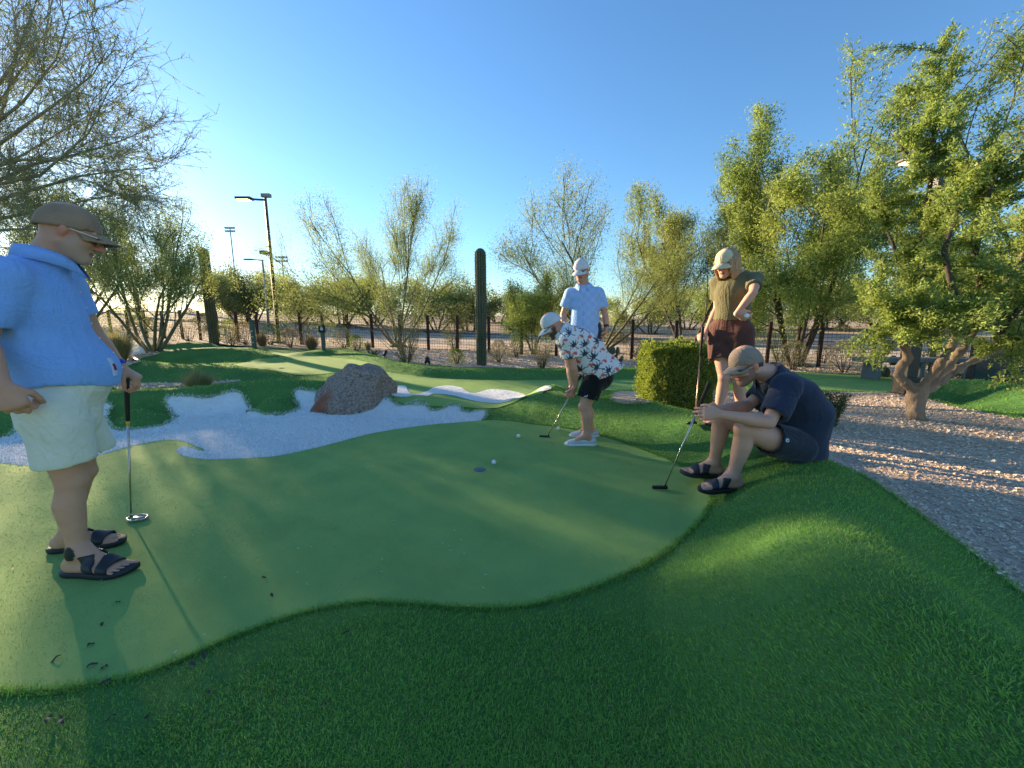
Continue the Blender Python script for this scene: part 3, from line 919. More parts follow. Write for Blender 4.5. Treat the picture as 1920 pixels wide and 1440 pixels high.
def fabric(name, col, var=None, weave=420.0, rough=.9, tint=False, bump=.35, v2=None, crease=.28):
    m = mat(name, col, rough=rough, var=var, scale=9, detail=5, bump=bump, bscale=weave, bdist=.002, spec=.15, tint=tint, sheen=.15, var2=v2, scale2=weave * .6)
    # soft creases under the weave
    T = NT(m); bp = [n for n in T.n if n.type == 'BUMP'][0]; tc = T.new('ShaderNodeTexCoord'); prev = None
    for sc, st, dist in ((3.2, (1, 1, .5), .06), (7.5, (.7, 1, 1.1), .03)):
        mp = T.new('ShaderNodeMapping'); mp.inputs['Scale'].default_value = st; mp.inputs['Rotation'].default_value = (.4, .3, sc)
        T.link(tc.outputs['Object'], mp.inputs[0])
        nz = T.new('ShaderNodeTexNoise'); nz.inputs['Scale'].default_value = sc; nz.inputs['Detail'].default_value = 2.0; nz.inputs['Distortion'].default_value = 1.6
        T.link(mp.outputs[0], nz.inputs['Vector'])
        rd = T.new('ShaderNodeMath', operation='PINGPONG'); rd.inputs[1].default_value = .12; T.link(nz.outputs[0], rd.inputs[0])
        b2 = T.new('ShaderNodeBump'); b2.inputs['Strength'].default_value = crease; b2.inputs['Distance'].default_value = dist * 2.2
        T.link(rd.outputs[0], b2.inputs['Height'])
        if prev is not None: T.link(prev, b2.inputs['Normal'])
        prev = b2.outputs[0]
    T.link(prev, bp.inputs['Normal'])
    return m
M_SOLE = mat('dark_foam', (.010, .011, .014), rough=.6, var=(.018, .018, .022), scale=30, bump=.2, bscale=200, bdist=.001)
M_STRAP = mat('dark_strap', (.014, .015, .020), rough=.5, var=(.022, .023, .030), scale=40, bump=.2, bscale=260, bdist=.001)
M_LENS = mat('dark_lens', (.006, .006, .007), rough=.06, spec=.8)
M_FRAME = mat('dark_frame', (.012, .011, .011), rough=.35)
M_METALW = mat('thin_metal', (.25, .22, .18), rough=.3, metal=1.0)

def putter(name, label, top, bot, headdir, grip_mat, shaft_mat, head_mat, band=None, kind='blade', grip=.27, up_off=.0):
    """golf putter from grip end (top) to the point where the shaft meets the head (bot)"""
    top, bot = Vector(top), Vector(bot)
    ax = (top - bot); L = ax.length; ax = ax / L
    e = empty(name, (bot.x, bot.y, bot.z), label=label, cat='putter')
    o = (bot.x, bot.y, bot.z)
    m = MB(); g0 = top - ax * grip
    m.tube([g0 - ax*.002, g0, g0 + ax*grip*.5, top - ax*.012, top - ax*.003, top], [.009, .0105, .0125, .0150, .0142, .010], n=12)
    m.build('grip', grip_mat, e, origin=o)
    m = MB(); m.tube([bot + Vector((0, 0, .004)), bot + ax*.12, g0], [.0045, .0050, .0070], n=10); m.build('shaft', shaft_mat, e, origin=o)
    if band is not None:
        m = MB(); m.tube([g0 - ax*.03, g0 - ax*.001], [.0083, .0098], n=10); m.build('band', band, e, origin=o)
    hd = Vector(headdir); hd.z = 0; hd.normalize(); sd_ = Vector((-hd.y, hd.x, 0))
    M = Matrix(((hd.x, sd_.x, 0), (hd.y, sd_.y, 0), (0, 0, 1)))
    m = MB()
    if kind == 'blade':
        m.box(bot + hd*.035 - Vector((0, 0, .002)), (.112, .024, .024), M, bev=.004)
    else:
        pts = [bot + hd*.045 + M @ Vector((.058*math.cos(w), .040*math.sin(w), 0)) for w in np.linspace(0, 2*math.pi, 25)]
        m.tube(pts, .007, n=8, cap=False)
        m.box(bot + hd*.05, (.062, .030, .014), M, bev=.004)
    m.tube([bot + Vector((0, 0, .004)), bot + ax*.03], [.007, .0062], n=10)
    m.build('head', head_mat, e, origin=o)
    return e
# ================================================================== the five people and their putters
GRIP_BLACK = mat('black_rubber', (.012, .012, .012), rough=.75, bump=.4, bscale=300, bdist=.001)
STEEL = mat('brushed_steel', (.45, .44, .41), rough=.28, metal=1.0, var=(.35, .34, .32), scale=60)
DARK_STEEL = mat('dark_steel', (.06, .062, .065), rough=.35, metal=.9)
YELLOW_BAND = mat('yellow_band', (.62, .36, .03), rough=.5)

# ---------------------------------------------------------------- man in the blue shirt on the left
def man_left():
    RA, LA = at(147, 1034, 1.76), at(128, 1003, 1.97)
    base = Vector((-2.27, 1.87, 0)); o = tuple(base)
    e = empty('person', base, label='big man in bright blue shirt, pale shorts and brown cap on the left', cat='person')
    fb = unit((.80, .60, 0)); rb = unit((.60, -.80, 0)); up = np.array([0, 0, 1.0])
    RK, LK = vec(at(133, 902, 1.78)), vec(at(154, 884, 1.99))
    RH, LH = vec((-2.17, 1.77, .88)), vec((-2.31, 1.95, .88))
    RS, LS = vec(at(8, 518, 1.69)), vec((-2.33, 2.06, 1.45))
    RE, RW = vec(at(-34, 640, 1.60)), vec(at(4, 722, 1.57))
    LE, LW = vec(at(178, 632, 2.12)), vec(at(226, 690, 2.15))
    pel = (RH + LH)/2 + up*.04; C = vec((-2.25, 1.87, 0))
    nk = vec(at(92, 478, 1.89)); 
    hd = Frame(at(131, 434, 1.92), unit((.72, .60, -.36)), (.25, .2, 1))
    RFd, LFd = unit((1, .02, 0)), unit((.95, .28, 0))
    T = [ (C + up*.83, rb, .165, .135), (C + up*.95 + fb*.01, rb, .175, .155), (C + up*1.08 + fb*.01, rb, .178, .150), (C + up*1.22 + fb*.0, rb, .185, .135), (C + up*1.36, rb, .185, .125), (C + up*1.46 - fb*.01, rb, .12, .085)]
    torso = [ET(T, .04), EL(C + up*1.00 + fb*.055, (.14, .15, .15), (fb, rb, up), .06)]
    sh = [RC(RS, LS, .060, .060, .05), RC((RS + LS)/2 + up*.02, nk, .075, .062, .04)]
    neck = [RC(nk - up*.03, hd.p(-.028, 0, -.055), .062, .060, .03)]
    legs = leg_prims(RH, RK, RA, 1.0, -fb) + leg_prims(LH, LK, LA, 1.0, -fb)
    feet = foot_prims(RA, RFd, .022, 1.12, side=1) + foot_prims(LA, LFd, .022, 1.12, side=-1)
    arms = arm_prims(RS, RE, RW, 1.0) + arm_prims(LS, LE, LW, 1.08)
    hands = hand_prims(RW, unit((.30, .06, -1)), unit((-.52, .80, .0)), (.8, .6, 0), (.75, 1.25, .8), 1.12, thumb=(.55, .5))
    gt = vec(at(237, 708, 2.24))                                                           # putter grip end
    hands += hand_prims(LW, unit((.52, .25, -.50)), unit((-.35, -.15, -.9)), (.3, -.9, -.2), ((.85, .75, .4), (.8, .8, .4), (.85, .85, .4), (.9, .9, .4)), 1.08, thumb=(.8, .4))
    def extra(V, Cc):
        t = vec(at(128, 1003, 1.70)); n = np.linalg.norm((V - vec((RA[0]+.0, RA[1]-.04, .135))) * np.array([1.0, .7, .85]), axis=1)
        m = (n < .030) & (V[:, 1] < RA[1] - .005); Cc[m] = np.array([.012, .018, .018])
    sculpt('body', torso + sh + neck + head_prims(hd, 1.03) + legs + feet + arms + hands, .0070, M_SKIN, e, o,
           tint=skin_tint((.60, .31, .20), hd, beard=((.45, .36, .30), .45), extra=extra, g=1.03))
    # shirt
    M = fabric('blue_linen', (.205, .40, .82), var=(.165, .35, .76), weave=520, v2=(.28, .48, .86))
    st = [(C + up*.88 + fb*.022, rb, .212, .200), (C + up*1.00 + fb*.018, rb, .208, .186), (C + up*1.14 + fb*.010, rb, .202, .170), (C + up*1.28 + fb*.0, rb, .205, .152), (C + up*1.38, rb, .198, .138), (C + up*1.46 - fb*.01, rb, .14, .10)]
    s1, c1 = sleeve(RS, RE, .074, .082, .80); s2, c2 = sleeve(LS, LE, .066, .070, .60)
    sp = [ET(st, .04), EL(C + up*1.01 + fb*.065, (.155, .165, .17), (fb, rb, up), .06), RC(RS, LS, .080, .075, .05), RC((RS+LS)/2 + up*.01, nk - up*.015, .088, .080, .05), s1, s2]
    hem = lambda X, Y, Z: (.940 + .016*np.sin((X*fb[0] + Y*fb[1])*9 + 1.0) + .012*np.sin((X*rb[0] + Y*rb[1])*14)) - Z
    cuts = [hem, only_near(plane(nk + up*.022 - fb*.01, unit(up*.9 + fb*.35)), nk + up*.05, .115)]
    so = sculpt('shirt', sp, .0092, M, e, o, cuts=cuts, carve=[c1, c2], post=folds(3, .012, (9, 9, 12)), sm=2)
    collar(so, nk + up*.012 - fb*.006, unit(up*.92 + fb*.38), fb, o, M, rn=.080, drop=.052, flare=.034, gap=.24)
    bvh = surf_of(so)
    on_surface(so, bvh, 'placket', [C + up*z + fb*.6 - rb*.005 for z in np.linspace(1.44, .985, 26)], -fb, .034, rb, M, o, .0035)
    wh = mat('shirt_lining', (.52, .60, .76), rough=.9)
    on_surface(so, bvh, 'hem_lining', [C + up*z + fb*.6 + rb*.062 for z in np.linspace(1.075, .985, 7)], -fb, .030, rb, wh, o, .002)
    on_surface(so, bvh, 'red_tag', [C + up*z + fb*.6 + rb*.060 for z in np.linspace(1.045, 1.012, 3)], -fb, .014, rb, mat('red_label', (.22, .015, .03), rough=.8), o, .0045)
    for z in np.linspace(1.40, 1.02, 6):
        dot_on(so, bvh, 'shirt_button', C + up*z + fb*.6 - rb*.005, -fb, .0055, mat_button, o, .006)
    # shorts
    MS = fabric('pale_cotton', (.76, .735, .61), var=(.69, .67, .55), weave=600)
    hp = [ET([(C + up*1.02, rb, .185, .165), (C + up*.90, rb, .19, .165), (C + up*.80, rb, .185, .150)], .04), EL(C + up*.95 + fb*.045, (.155, .172, .12), (fb, rb, up), .05)]
    for h_, k_ in ((RH, RK), (LH, LK)):
        if h_ is LH: k_ = k_ + fb*.055
        kk = h_ + (k_-h_)*1.04
        hp += [RC(h_ - up*.02, kk, .118, .103, .012)]
    hemr, heml = RH + (RK-RH)*.77, LH + (LK + fb*.055 - LH)*.75
    cuts = [only_near(plane(hemr, RK-RH), RK, .215), only_near(plane(heml, LK + fb*.055 - LH), LK + fb*.055, .21), lambda X, Y, Z: Z - 1.03 + 0*X + 0*Y]
    sho = sculpt('shorts', hp, .0105, MS, e, o, cuts=cuts, post=folds(8, .008, (11, 11, 14)), sm=2)
    bs = surf_of(sho)
    0 and on_surface(sho, bs, 'pocket_seam', [RH + up*z + rb*.5 + fb*(.02 + (.06 - z)*.25) for z in np.linspace(.06, -.09, 8)], -rb, .006, fb, mat('seam', (.30, .32, .29), rough=.9), o, .0012)
    # cap, glasses, band
    MC = fabric('brown_cap_cloth', (.36, .235, .15), var=(.29, .19, .12), weave=380)
    cap_parts(e, hd, o, MC, tilt=-.08, g=1.06, brim=.064)
    glasses(e, hd, o, mat('clear_lens', (.25, .2, .16), rough=.05), M_METALW, 1.03, dark=False)
    b = MB(); wd = unit(LW - LE); wp = LW - wd*.028
    u1 = unit(np.cross(wd, up)); u2 = np.cross(wd, u1)
    for off, rr in ((-.013, .0315), (.013, .0315)): pass
    V = []; n = 24
    for (off, rr) in ((-.012, .034), (-.012, .037), (.012, .036), (.012, .033)):
        for k in range(n):
            w = 2*math.pi*k/n; V.append(wp + wd*off + (u1*math.cos(w) + u2*math.sin(w))*rr)
    b.add(V, np.array([(j*n+k, j*n+(k+1) % n, ((j+1) % 4)*n+(k+1) % n, ((j+1) % 4)*n+k) for j in range(4) for k in range(n)]))
    b.build('wristband', mat('blue_rubber', (.012, .05, .50), rough=.5), e, origin=o)
    sandal(e, RA, RFd, .007, 1.16, o, 1, M_SOLE, M_STRAP); sandal(e, LA, LFd, .007, 1.16, o, -1, M_SOLE, M_STRAP)
    hb = onz(246, 970, .020)
    putter('putter', 'steel putter with black grip and yellow band under the hand of the man in blue', gt, hb, (.98, -.1, 0), GRIP_BLACK, STEEL, STEEL, band=YELLOW_BAND, kind='mallet')

from mathutils.bvhtree import BVHTree
def surf_of(ob):
    me = ob.data
    o = ob.parent.location if ob.parent else Vector((0, 0, 0))
    return BVHTree.FromPolygons([tuple(v.co + o) for v in me.vertices], [tuple(p.vertices) for p in me.polygons])
def on_surface(parent, bvh, name, pts, dirv, width, side, m, origin, lift=.002):
    """ribbon of given width laid on a surface along points cast in direction dirv"""
    d = Vector(dirv); s = Vector(side); rows = []
    for p in pts:
        row = []
        for k in (-.5, -.48, 0, .48, .5):
            loc, nn, i, _ = bvh.ray_cast(Vector(p) + s*width*k, d)
            if loc is None: row = None; break
            row.append(loc + nn*(lift if abs(k) < .49 else -.001))
        if row: rows.append(row)
    if len(rows) < 2: return None
    V = [tuple(q) for r in rows for q in r]
    F = [(i*5+j, i*5+j+1, (i+1)*5+j+1, (i+1)*5+j) for i in range(len(rows)-1) for j in range(4)]
    mb = MB(); mb.add(V, np.array(F)); return mb.build(name, m, parent, origin=origin)
mat_button = mat('pale_button', (.6, .62, .66), rough=.4)
def dot_on(parent, bvh, name, p, dirv, r, m, origin, lift=.003):
    loc, nn, i, _ = bvh.ray_cast(Vector(p), Vector(dirv))
    if loc is None: return
    q = nn.to_track_quat('Z', 'Y').to_matrix()
    mb = MB(); mb.lathe([(.0001, .0025), (r*.7, .0025), (r, .0012), (r, -.003)], c=loc + nn*lift, n=14, M=q)
    return mb.build(name, m, parent, origin=origin)

# ---------------------------------------------------------------- man bent over his putt
def man_putting():
    up = np.array([0, 0, 1.0])
    fw = unit((-1, .05, 0)); lf = unit((-.05, -1, 0))                     # faces left, his left side to the camera
    LA, RA = vec(at(1100, 817, 3.80)), vec(at(1106, 803, 4.10))
    base = Vector(((LA[0]+RA[0])/2, (LA[1]+RA[1])/2, 0)); o = tuple(base)
    e = empty('person', base, label='man bent over his putt in white shirt printed with palms and flamingos', cat='person')
    LK, RK = vec(at(1096, 762, 3.80)), vec(at(1098, 758, 4.08))
    LH, RH = vec(at(1122, 688, 3.84)), vec(at(1122, 688, 4.04))
    C = (LH + RH)/2
    S = vec(at(1062, 634, 3.93)); LS, RS = S + lf*.19 + fw*-.0 - up*.02, S - lf*.19 - up*.02
    ax = unit(S - C); nrm = unit(fw*.6 - up*.8)                           # belly direction
    nrm = unit(nrm - ax*(nrm @ ax))
    LE, LW = vec(at(1074, 690, 3.74)), vec(at(1079, 722, 3.84))
    RE, RW = vec(at(1069, 690, 4.06)), vec(at(1074, 729, 3.93))
    nk = vec(at(1051, 618, 3.93))
    hd = Frame(at(1035, 609, 3.93), unit((-.74, -.08, -.67)), unit((-.67, -.05, .74)))
    L = np.linalg.norm(S - C)
    T = [(C + ax*.02, lf, .15, .12), (C + ax*L*.3 + nrm*.02, lf, .17, .148), (C + ax*L*.6 + nrm*.01, lf, .178, .140), (C + ax*L*.9, lf, .175, .118), (S + ax*.05, lf, .11, .08)]
    torso = [ET(T, .04), EL(C + ax*L*.38 + nrm*.055, (.15, .14, .12), (ax, lf, nrm), .05)]
    sh = [RC(LS, RS, .060, .060, .05), RC(S, nk, .075, .062, .04), RC(nk, hd.p(-.03, 0, -.05), .062, .058, .03)]
    legs = leg_prims(LH, LK, LA, 1.05, -fw) + leg_prims(RH, RK, RA, 1.05, -fw)
    arms = arm_prims(LS, LE, LW, 1.08) + arm_prims(RS, RE, RW, 1.08)
    bot = vec(onz(1027, 818, .026)); gt = bot + unit(vec(at(1078, 724, 3.88)) - bot) * .90
    gx = unit(bot - gt)
    hands = hand_prims(LW, unit((-.15, .35, -.75)), unit((-.7, .55, .1)), gx*1.0, (1.0, 1.15, .6), 1.05, thumb=(.5, .6)) \
          + hand_prims(RW, unit((-.12, -.45, -.65)), unit((-.7, -.5, .1)), gx*1.0, (1.0, 1.15, .6), 1.05, thumb=(.5, .6))
    feet = foot_prims(LA, fw, .03, 1.0, False, side=1) + foot_prims(RA, fw, .03, 1.0, False, side=-1)
    sculpt('body', torso + sh + head_prims(hd, 1.02) + legs + arms + hands + feet, .0088, M_SKIN, e, o,
           tint=skin_tint((.60, .31, .205), hd, beard=((.03, .022, .018), .85), g=1.02))
    # printed shirt
    s1, c1 = sleeve(LS, LE, .080, .088, .62); s2, c2 = sleeve(RS, RE, .080, .088, .62)
    st = [(C - ax*.26 + nrm*.02, lf, .250, .220), (C - ax*.06 + nrm*.012, lf, .240, .200), (C + ax*.06 + nrm*.015, lf, .222, .185), (C + ax*L*.35 - nrm*.015, lf, .205, .195), (C + ax*L*.65 - nrm*.025, lf, .205, .182), (C + ax*L*.92 - nrm*.012, lf, .196, .148), (S + ax*.05, lf, .13, .095)]
    sp = [ET(st, .04), EL(C + ax*L*.36 + nrm*.06, (.17, .16, .13), (ax, lf, nrm), .05), RC(LS, RS, .078, .078, .05), RC(S, nk - ax*.02, .088, .076, .04), s1, s2]
    hem = plane(at(1128, 702, 3.93), (.40, 0, -.92)); hemf = lambda X, Y, Z: hem(X, Y, Z) + .008*np.sin(Y*17) + 0*X
    rngp = np.random.default_rng(5)
    def print_tint(V):
        base_c = np.array([.74, .74, .72]); Cc = np.tile(base_c, (len(V), 1))
        q = V - C; a = q @ ax; l = q @ lf; n_ = q @ nrm
        U = a; W = l*.0 + n_ + .0                       # seen from the side: along the spine and across
        back = (l < 0)
        # motif centres on the side facing the camera, and mirrored on the far side
        def motif(kind, cx, cy, s_, rot, flip):
            x = (U - cx)/s_; y = (W - cy)/s_
            x, y = x*math.cos(rot) + y*math.sin(rot), -x*math.sin(rot) + y*math.cos(rot)
            m0 = (l > 0) if flip else (l <= 0)
            if kind == 0:                                # palm: trunk and drooping fronds
                m = (np.abs(y + .25*x*x) < .07) & (x > -1.1) & (x < 0)
                for w in np.linspace(-1.9, 1.9, 7):
                    t = x*math.cos(w) + y*math.sin(w); u_ = -x*math.sin(w) + y*math.cos(w)
                    m |= (t > 0) & (t < .95) & (np.abs(u_ + np.sign(w + .01)*.35*t*t) < .16*(1 - t*.7))
                Cc[m & m0] = (.045, .055, .075)
            else:                                        # flamingo: body, neck, leg
                m = ((x/.42)**2 + (y/.26)**2 < 1) | ((np.abs(x - .35 - .12*np.sin(y*5)) < .085) & (y > 0) & (y < .75)) | ((np.abs(x + .05) < .05) & (y < 0) & (y > -.95)) | (((x - .48)/.2)**2 + ((y - .72)/.1)**2 < 1)
                Cc[m & m0] = (.62, .14, .09)
        for flip in (False, True):
            k = 0
            for gx_ in np.arange(-.20, .66, .085):
                for gy in np.arange(-.24, .26, .095):
                    k += 1
                    motif(0 if k % 2 else 1, gx_ + rngp.uniform(-.02, .02), gy + rngp.uniform(-.02, .02) + (.05 if int(round(gx_/.085)) % 2 else 0), rngp.uniform(.050, .066) if k % 2 else rngp.uniform(.046, .060), rngp.uniform(-.5, .5) + (0 if k % 2 else 1.57*.3), flip)
        return Cc
    M = fabric('printed_cotton', (.7, .7, .7), tint=True, var=(.93, .93, .93), weave=500)
    so = sculpt('shirt', sp, .0075, M, e, o, cuts=[hemf, only_near(plane(nk + ax*.004, unit(ax + up*.15)), nk + ax*.03, .105)], carve=[c1, c2], post=folds(12, .006, (9, 6, 12)), sm=2, tint=print_tint)
    collar(so, nk + ax*.0, unit(ax*.95 + up*.1), nrm, o, fabric('white_cotton', (.70, .70, .68)), rn=.078, drop=.042, flare=.026, gap=.3)
    MS = fabric('black_jersey', (.008, .008, .009), var=(.014, .014, .015), weave=500)
    hp = [ET([(C + ax*.10, lf, .18, .150), (C, lf, .19, .165), (C - up*.09, lf, .185, .155)], .04)]
    cs = []
    for h_, k_ in ((LH, LK), (RH, RK)):
        kk = h_ + (k_-h_)*.98; hp += [CutP(RC(h_, kk + (k_-h_)*.1, .112, .106, .03), h_ + (k_-h_)*.80, (k_-h_) + up*-.1)]; cs.append(leghole(h_, k_, .108, .80))
    sho = sculpt('shorts', hp, .0105, MS, e, o, carve=cs, post=folds(4, .004, (9, 9, 15)), sm=2)
    bs = surf_of(sho); mk = mat('white_mark', (.7, .7, .7), rough=.8)
    for i, (a_, h_) in enumerate(((0, .012), (.011, .018), (.022, .025))):
        p = LH + (LK-LH)*.72 + lf*.5 + fw*(.055 - a_)
        on_surface(sho, bs, 'stripe_mark', [p + up*z - fw*.4*z for z in np.linspace(0, h_, 3)], -lf, .006, fw, mk, o, .002)
    MC = fabric('white_cap_cloth', (.62, .64, .66), var=(.55, .57, .60), weave=380)
    cap_parts(e, hd, o, MC, tilt=-.04, g=1.06, brim=.072)
    glasses(e, hd, o, M_LENS, M_FRAME, 1.03)
    # pale slip-on shoes
    MSH = fabric('pale_canvas', (.60, .60, .59), var=(.52, .53, .53), weave=350); MSO = mat('white_rubber', (.72, .72, .70), rough=.6)
    for an, sd_ in ((LA, 1), (RA, -1)):
        b0 = np.array([an[0], an[1], .012]); s = np.cross(fw, up)*sd_
        Hh = lambda a, c, z: b0 + fw*a + s*c + up*z
        up_ = [ET([(Hh(-.065, 0, .045), s, .036, .042), (Hh(.0, .0, .045), s, .041, .046), (Hh(.08, .003, .040), s, .046, .036), (Hh(.15, .002, .032), s, .050, .026), (Hh(.19, -.004, .027), s, .042, .020)], .02)]
        sh_ = sculpt('shoe', up_, .006, MSH, e, o, cuts=[lambda X, Y, Z, b=b0: .020 - (Z - b[2]) + 0*X + 0*Y], carve=[RC(Hh(-.01, 0, .09), Hh(-.02, 0, .15), .046, .06), RC(Hh(.03, 0, .10), Hh(-.02, 0, .12), .034, .04)], sm=1)
        so_ = MB(); out = smooth_loop(np.array([(-.10, -.02), (-.108, 0), (-.10, .02), (-.05, .04), (.05, .044), (.12, .052), (.18, .045), (.222, .015), (.222, -.02), (.18, -.05), (.10, -.046), (0, -.04), (-.06, -.036)]), 3)
        V = []; n = len(out)
        for sc, z in ((.95, 0), (1.0, .006), (1.0, .018), (.96, .026)):
            for a, c in out: V.append(Hh((a - .05)*sc + .05, c*sc, z))
        F = [(k*n+i, k*n+(i+1) % n, (k+1)*n+(i+1) % n, (k+1)*n+i) for k in range(3) for i in range(n)]
        V += [Hh(.05, 0, 0), Hh(.05, 0, .026)]
        Tt = [(4*n, (i+1) % n, i) for i in range(n)] + [(4*n+1, 3*n+i, 3*n+(i+1) % n) for i in range(n)]
        if sd_ < 0: F = [q[::-1] for q in F]; Tt = [q[::-1] for q in Tt]
        so_.add(V, [np.array(F), np.array(Tt)]); so_.build('sole', MSO, sh_, origin=o)
        tg = MB(); tg.tube([Hh(.05, -.022, .082), Hh(.06, 0, .086), Hh(.055, .022, .082)], .003, n=6); tg.tube([Hh(.068, -.022, .076), Hh(.078, 0, .080), Hh(.073, .022, .076)], .003, n=6)
        tg.build('lace', mat_button, sh_, origin=o)
    putter('putter', 'putter held in both hands by the bent over man', gt, bot, (-1, .15, 0), GRIP_BLACK, STEEL, DARK_STEEL)

# ---------------------------------------------------------------- man standing behind
def man_behind():
    up = np.array([0, 0, 1.0]); Y0 = 5.12
    c = at(1096, 600, Y0); g0 = hz(c.x, Y0 + .1) + .02
    fw = unit((-.22, -1, 0)); lf = np.cross(up, fw)                       # his left: towards the right of the picture
    base = Vector((c.x, Y0, g0)); o = tuple(base); C = vec((c.x, Y0, 0))
    e = empty('person', base, label='man in pale blue checked shirt and white cap standing behind the putting man', cat='person')
    LS, RS = vec(at(1122, 549, Y0 - .02)), vec(at(1069, 551, Y0 + .04))
    S = (LS + RS)/2; sz = S[2]
    LE, LW = vec(at(1135, 592, Y0 - .0)), vec(at(1137, 614, Y0 - .06))
    RE, RW = vec(at(1056, 590, Y0 + .10)), vec(at(1058, 622, Y0 + .02))
    hz_ = g0 + .90
    LH, RH = C + lf*.10 + up*hz_, C - lf*.10 + up*hz_
    LK, RK = C + lf*.12 + up*(g0 + .48) + fw*.03, C - lf*.12 + up*(g0 + .48) + fw*.03
    LA, RA = C + lf*.14 + up*(g0 + .09), C - lf*.14 + up*(g0 + .09)
    nk = vec(at(1094, 531, Y0 - .01))
    hd = Frame(at(1090, 505, Y0 - .05), unit((-.50, -.80, -.42)), (-.2, -.35, 1))
    dz = sz - hz_
    T = [(C + up*(hz_ - .04), lf, .16, .125), (C + up*(hz_ + dz*.3) + fw*.015, lf, .155, .130), (C + up*(hz_ + dz*.65), lf, .172, .125), (C + up*(hz_ + dz*.93), lf, .17, .11), (C + up*(sz + .04), lf, .1, .08)]
    sculpt('body', [ET(T, .04), RC(LS, RS, .056, .056, .05), RC(S, nk, .075, .060, .04), RC(nk - up*.02, hd.p(-.03, 0, -.05), .060, .058, .03)] + head_prims(hd, 1.08) + leg_prims(LH, LK, LA, 1, -fw) + leg_prims(RH, RK, RA, 1, -fw)
           + arm_prims(LS, LE, LW) + arm_prims(RS, RE, RW) + hand_prims(LW, unit((-.15, .05, -1)), unit((-1, -.1, .1)), fw, (.5, .7, .4)) + hand_prims(RW, unit((.1, -.1, -1)), unit((1, .2, 0)), fw, (.4, .6, .4))
           + foot_prims(LA, fw, g0 + .02, 1, False, side=1) + foot_prims(RA, fw, g0 + .02, 1, False, side=-1), .0105, M_SKIN, e, o,
           tint=skin_tint((.62, .33, .225), hd, beard=((.36, .22, .17), .4), g=1.08))
    m = fabric('checked_cotton', (.20, .37, .70), var=(.17, .33, .66), weave=450)
    Tn = NT(m); ch = Tn.new('ShaderNodeTexChecker'); ch.inputs['Scale'].default_value = 17.0; ch.inputs[1].default_value = (.30, .48, .82, 1); ch.inputs[2].default_value = (.35, .53, .84, 1)
    tc = Tn.new('ShaderNodeTexCoord'); mp = Tn.new('ShaderNodeMapping'); mp.inputs['Scale'].default_value = (1, .02, 1); mp.inputs['Rotation'].default_value = (0, 0, .22); mp.inputs['Location'].default_value = (.013, .5, .02)
    Tn.link(tc.outputs['Object'], mp.inputs[0]); Tn.link(mp.outputs[0], ch.inputs[0]); Tn.link(ch.outputs[0], Tn.n['Principled BSDF'].inputs['Base Color'])
    s1, c1 = sleeve(LS, LE, .074, .088, .66); s2, c2 = sleeve(RS, RE, .074, .088, .66)
    st = [(C + up*(hz_ - .20), lf, .21, .175), (C + up*(hz_ + .06) + fw*.01, lf, .192, .158), (C + up*(hz_ + dz*.4) + fw*.012, lf, .185, .152), (C + up*(hz_ + dz*.7), lf, .19, .143), (C + up*(hz_ + dz*.95), lf, .185, .125), (C + up*(sz + .04), lf, .12, .09)]
    so = sculpt('shirt', [ET(st, .04), RC(LS, RS, .070, .070, .05), RC(S - up*.02, nk - up*.012, .11, .080, .06), s1, s2], .0105, m, e, o,
           cuts=[lambda X, Y, Z: hz_ - .16 - Z + 0*X + 0*Y, only_near(plane(nk + up*.0, unit(up + fw*.35)), nk + up*.03, .11)], carve=[c1, c2], post=folds(21, .007, (9, 9, 11)), sm=2)
    collar(so, nk - up*.004, unit(up + fw*.3), fw, o, m, rn=.076, drop=.045, flare=.03, gap=.30)
    b = surf_of(so)
    on_surface(so, b, 'placket', [C + up*z + fw*.6 for z in np.linspace(sz - .05, hz_ - .04, 18)], -fw, .03, lf, m, o, .003)
    for z in np.linspace(sz - .10, hz_, 6): dot_on(so, b, 'shirt_button', C + up*z + fw*.6, -fw, .006, mat_button, o, .005)
    hp = [ET([(C + up*(hz_ + .05), lf, .175, .145), (C + up*(hz_ - .06), lf, .18, .145)], .04)]; cs = []
    for h_, k_ in ((LH, LK), (RH, RK)):
        hp.append(CutP(RC(h_, k_, .12, .10, .02), h_ + (k_-h_)*.85, k_-h_)); cs.append(leghole(h_, k_, .10, .85))
    sculpt('shorts', hp, .009, fabric('navy_cotton', (.03, .035, .05), weave=400), e, o, carve=cs, sm=2)
    MC = fabric('white_cap_cloth', (.66, .67, .70), var=(.6, .61, .64), weave=380)
    cap_parts(e, hd, o, MC, tilt=.05, g=1.13, logo=(mat('cap_emblem', (.06, .12, .10), rough=.8), [(0, 0, .010, .034), (.010, -.006, .012, .010), (-.010, -.004, .010, .008), (0, -.018, .036, .006)]))
    glasses(e, hd, o, M_LENS, M_FRAME, 1.08)
    wp = LW + unit(LE - LW)*.02; wd = unit(LW - LE); u1 = unit(np.cross(wd, fw)); u2 = np.cross(wd, u1)
    w = MB(); n = 20; V = []
    for off, rr in ((-.011, .031), (-.011, .0345), (.011, .034), (.011, .030)):
        for k in range(n): V.append(wp + wd*off + (u1*math.cos(2*math.pi*k/n) + u2*math.sin(2*math.pi*k/n))*rr)
    w.add(V, np.array([(j*n+k, j*n+(k+1) % n, ((j+1) % 4)*n+(k+1) % n, ((j+1) % 4)*n+k) for j in range(4) for k in range(n)]))
    wt = w.build('watch', mat('black_strap', (.012, .012, .013), rough=.5), e, origin=o)
    f = MB(); f.box(wp - u1*0 + fw*.036, (.034, .034, .010), Frame(wp, wd, u1).M() @ Matrix.Rotation(0, 3, 'X'), bev=.003); f.build('watch_face', M_LENS, wt, origin=o)
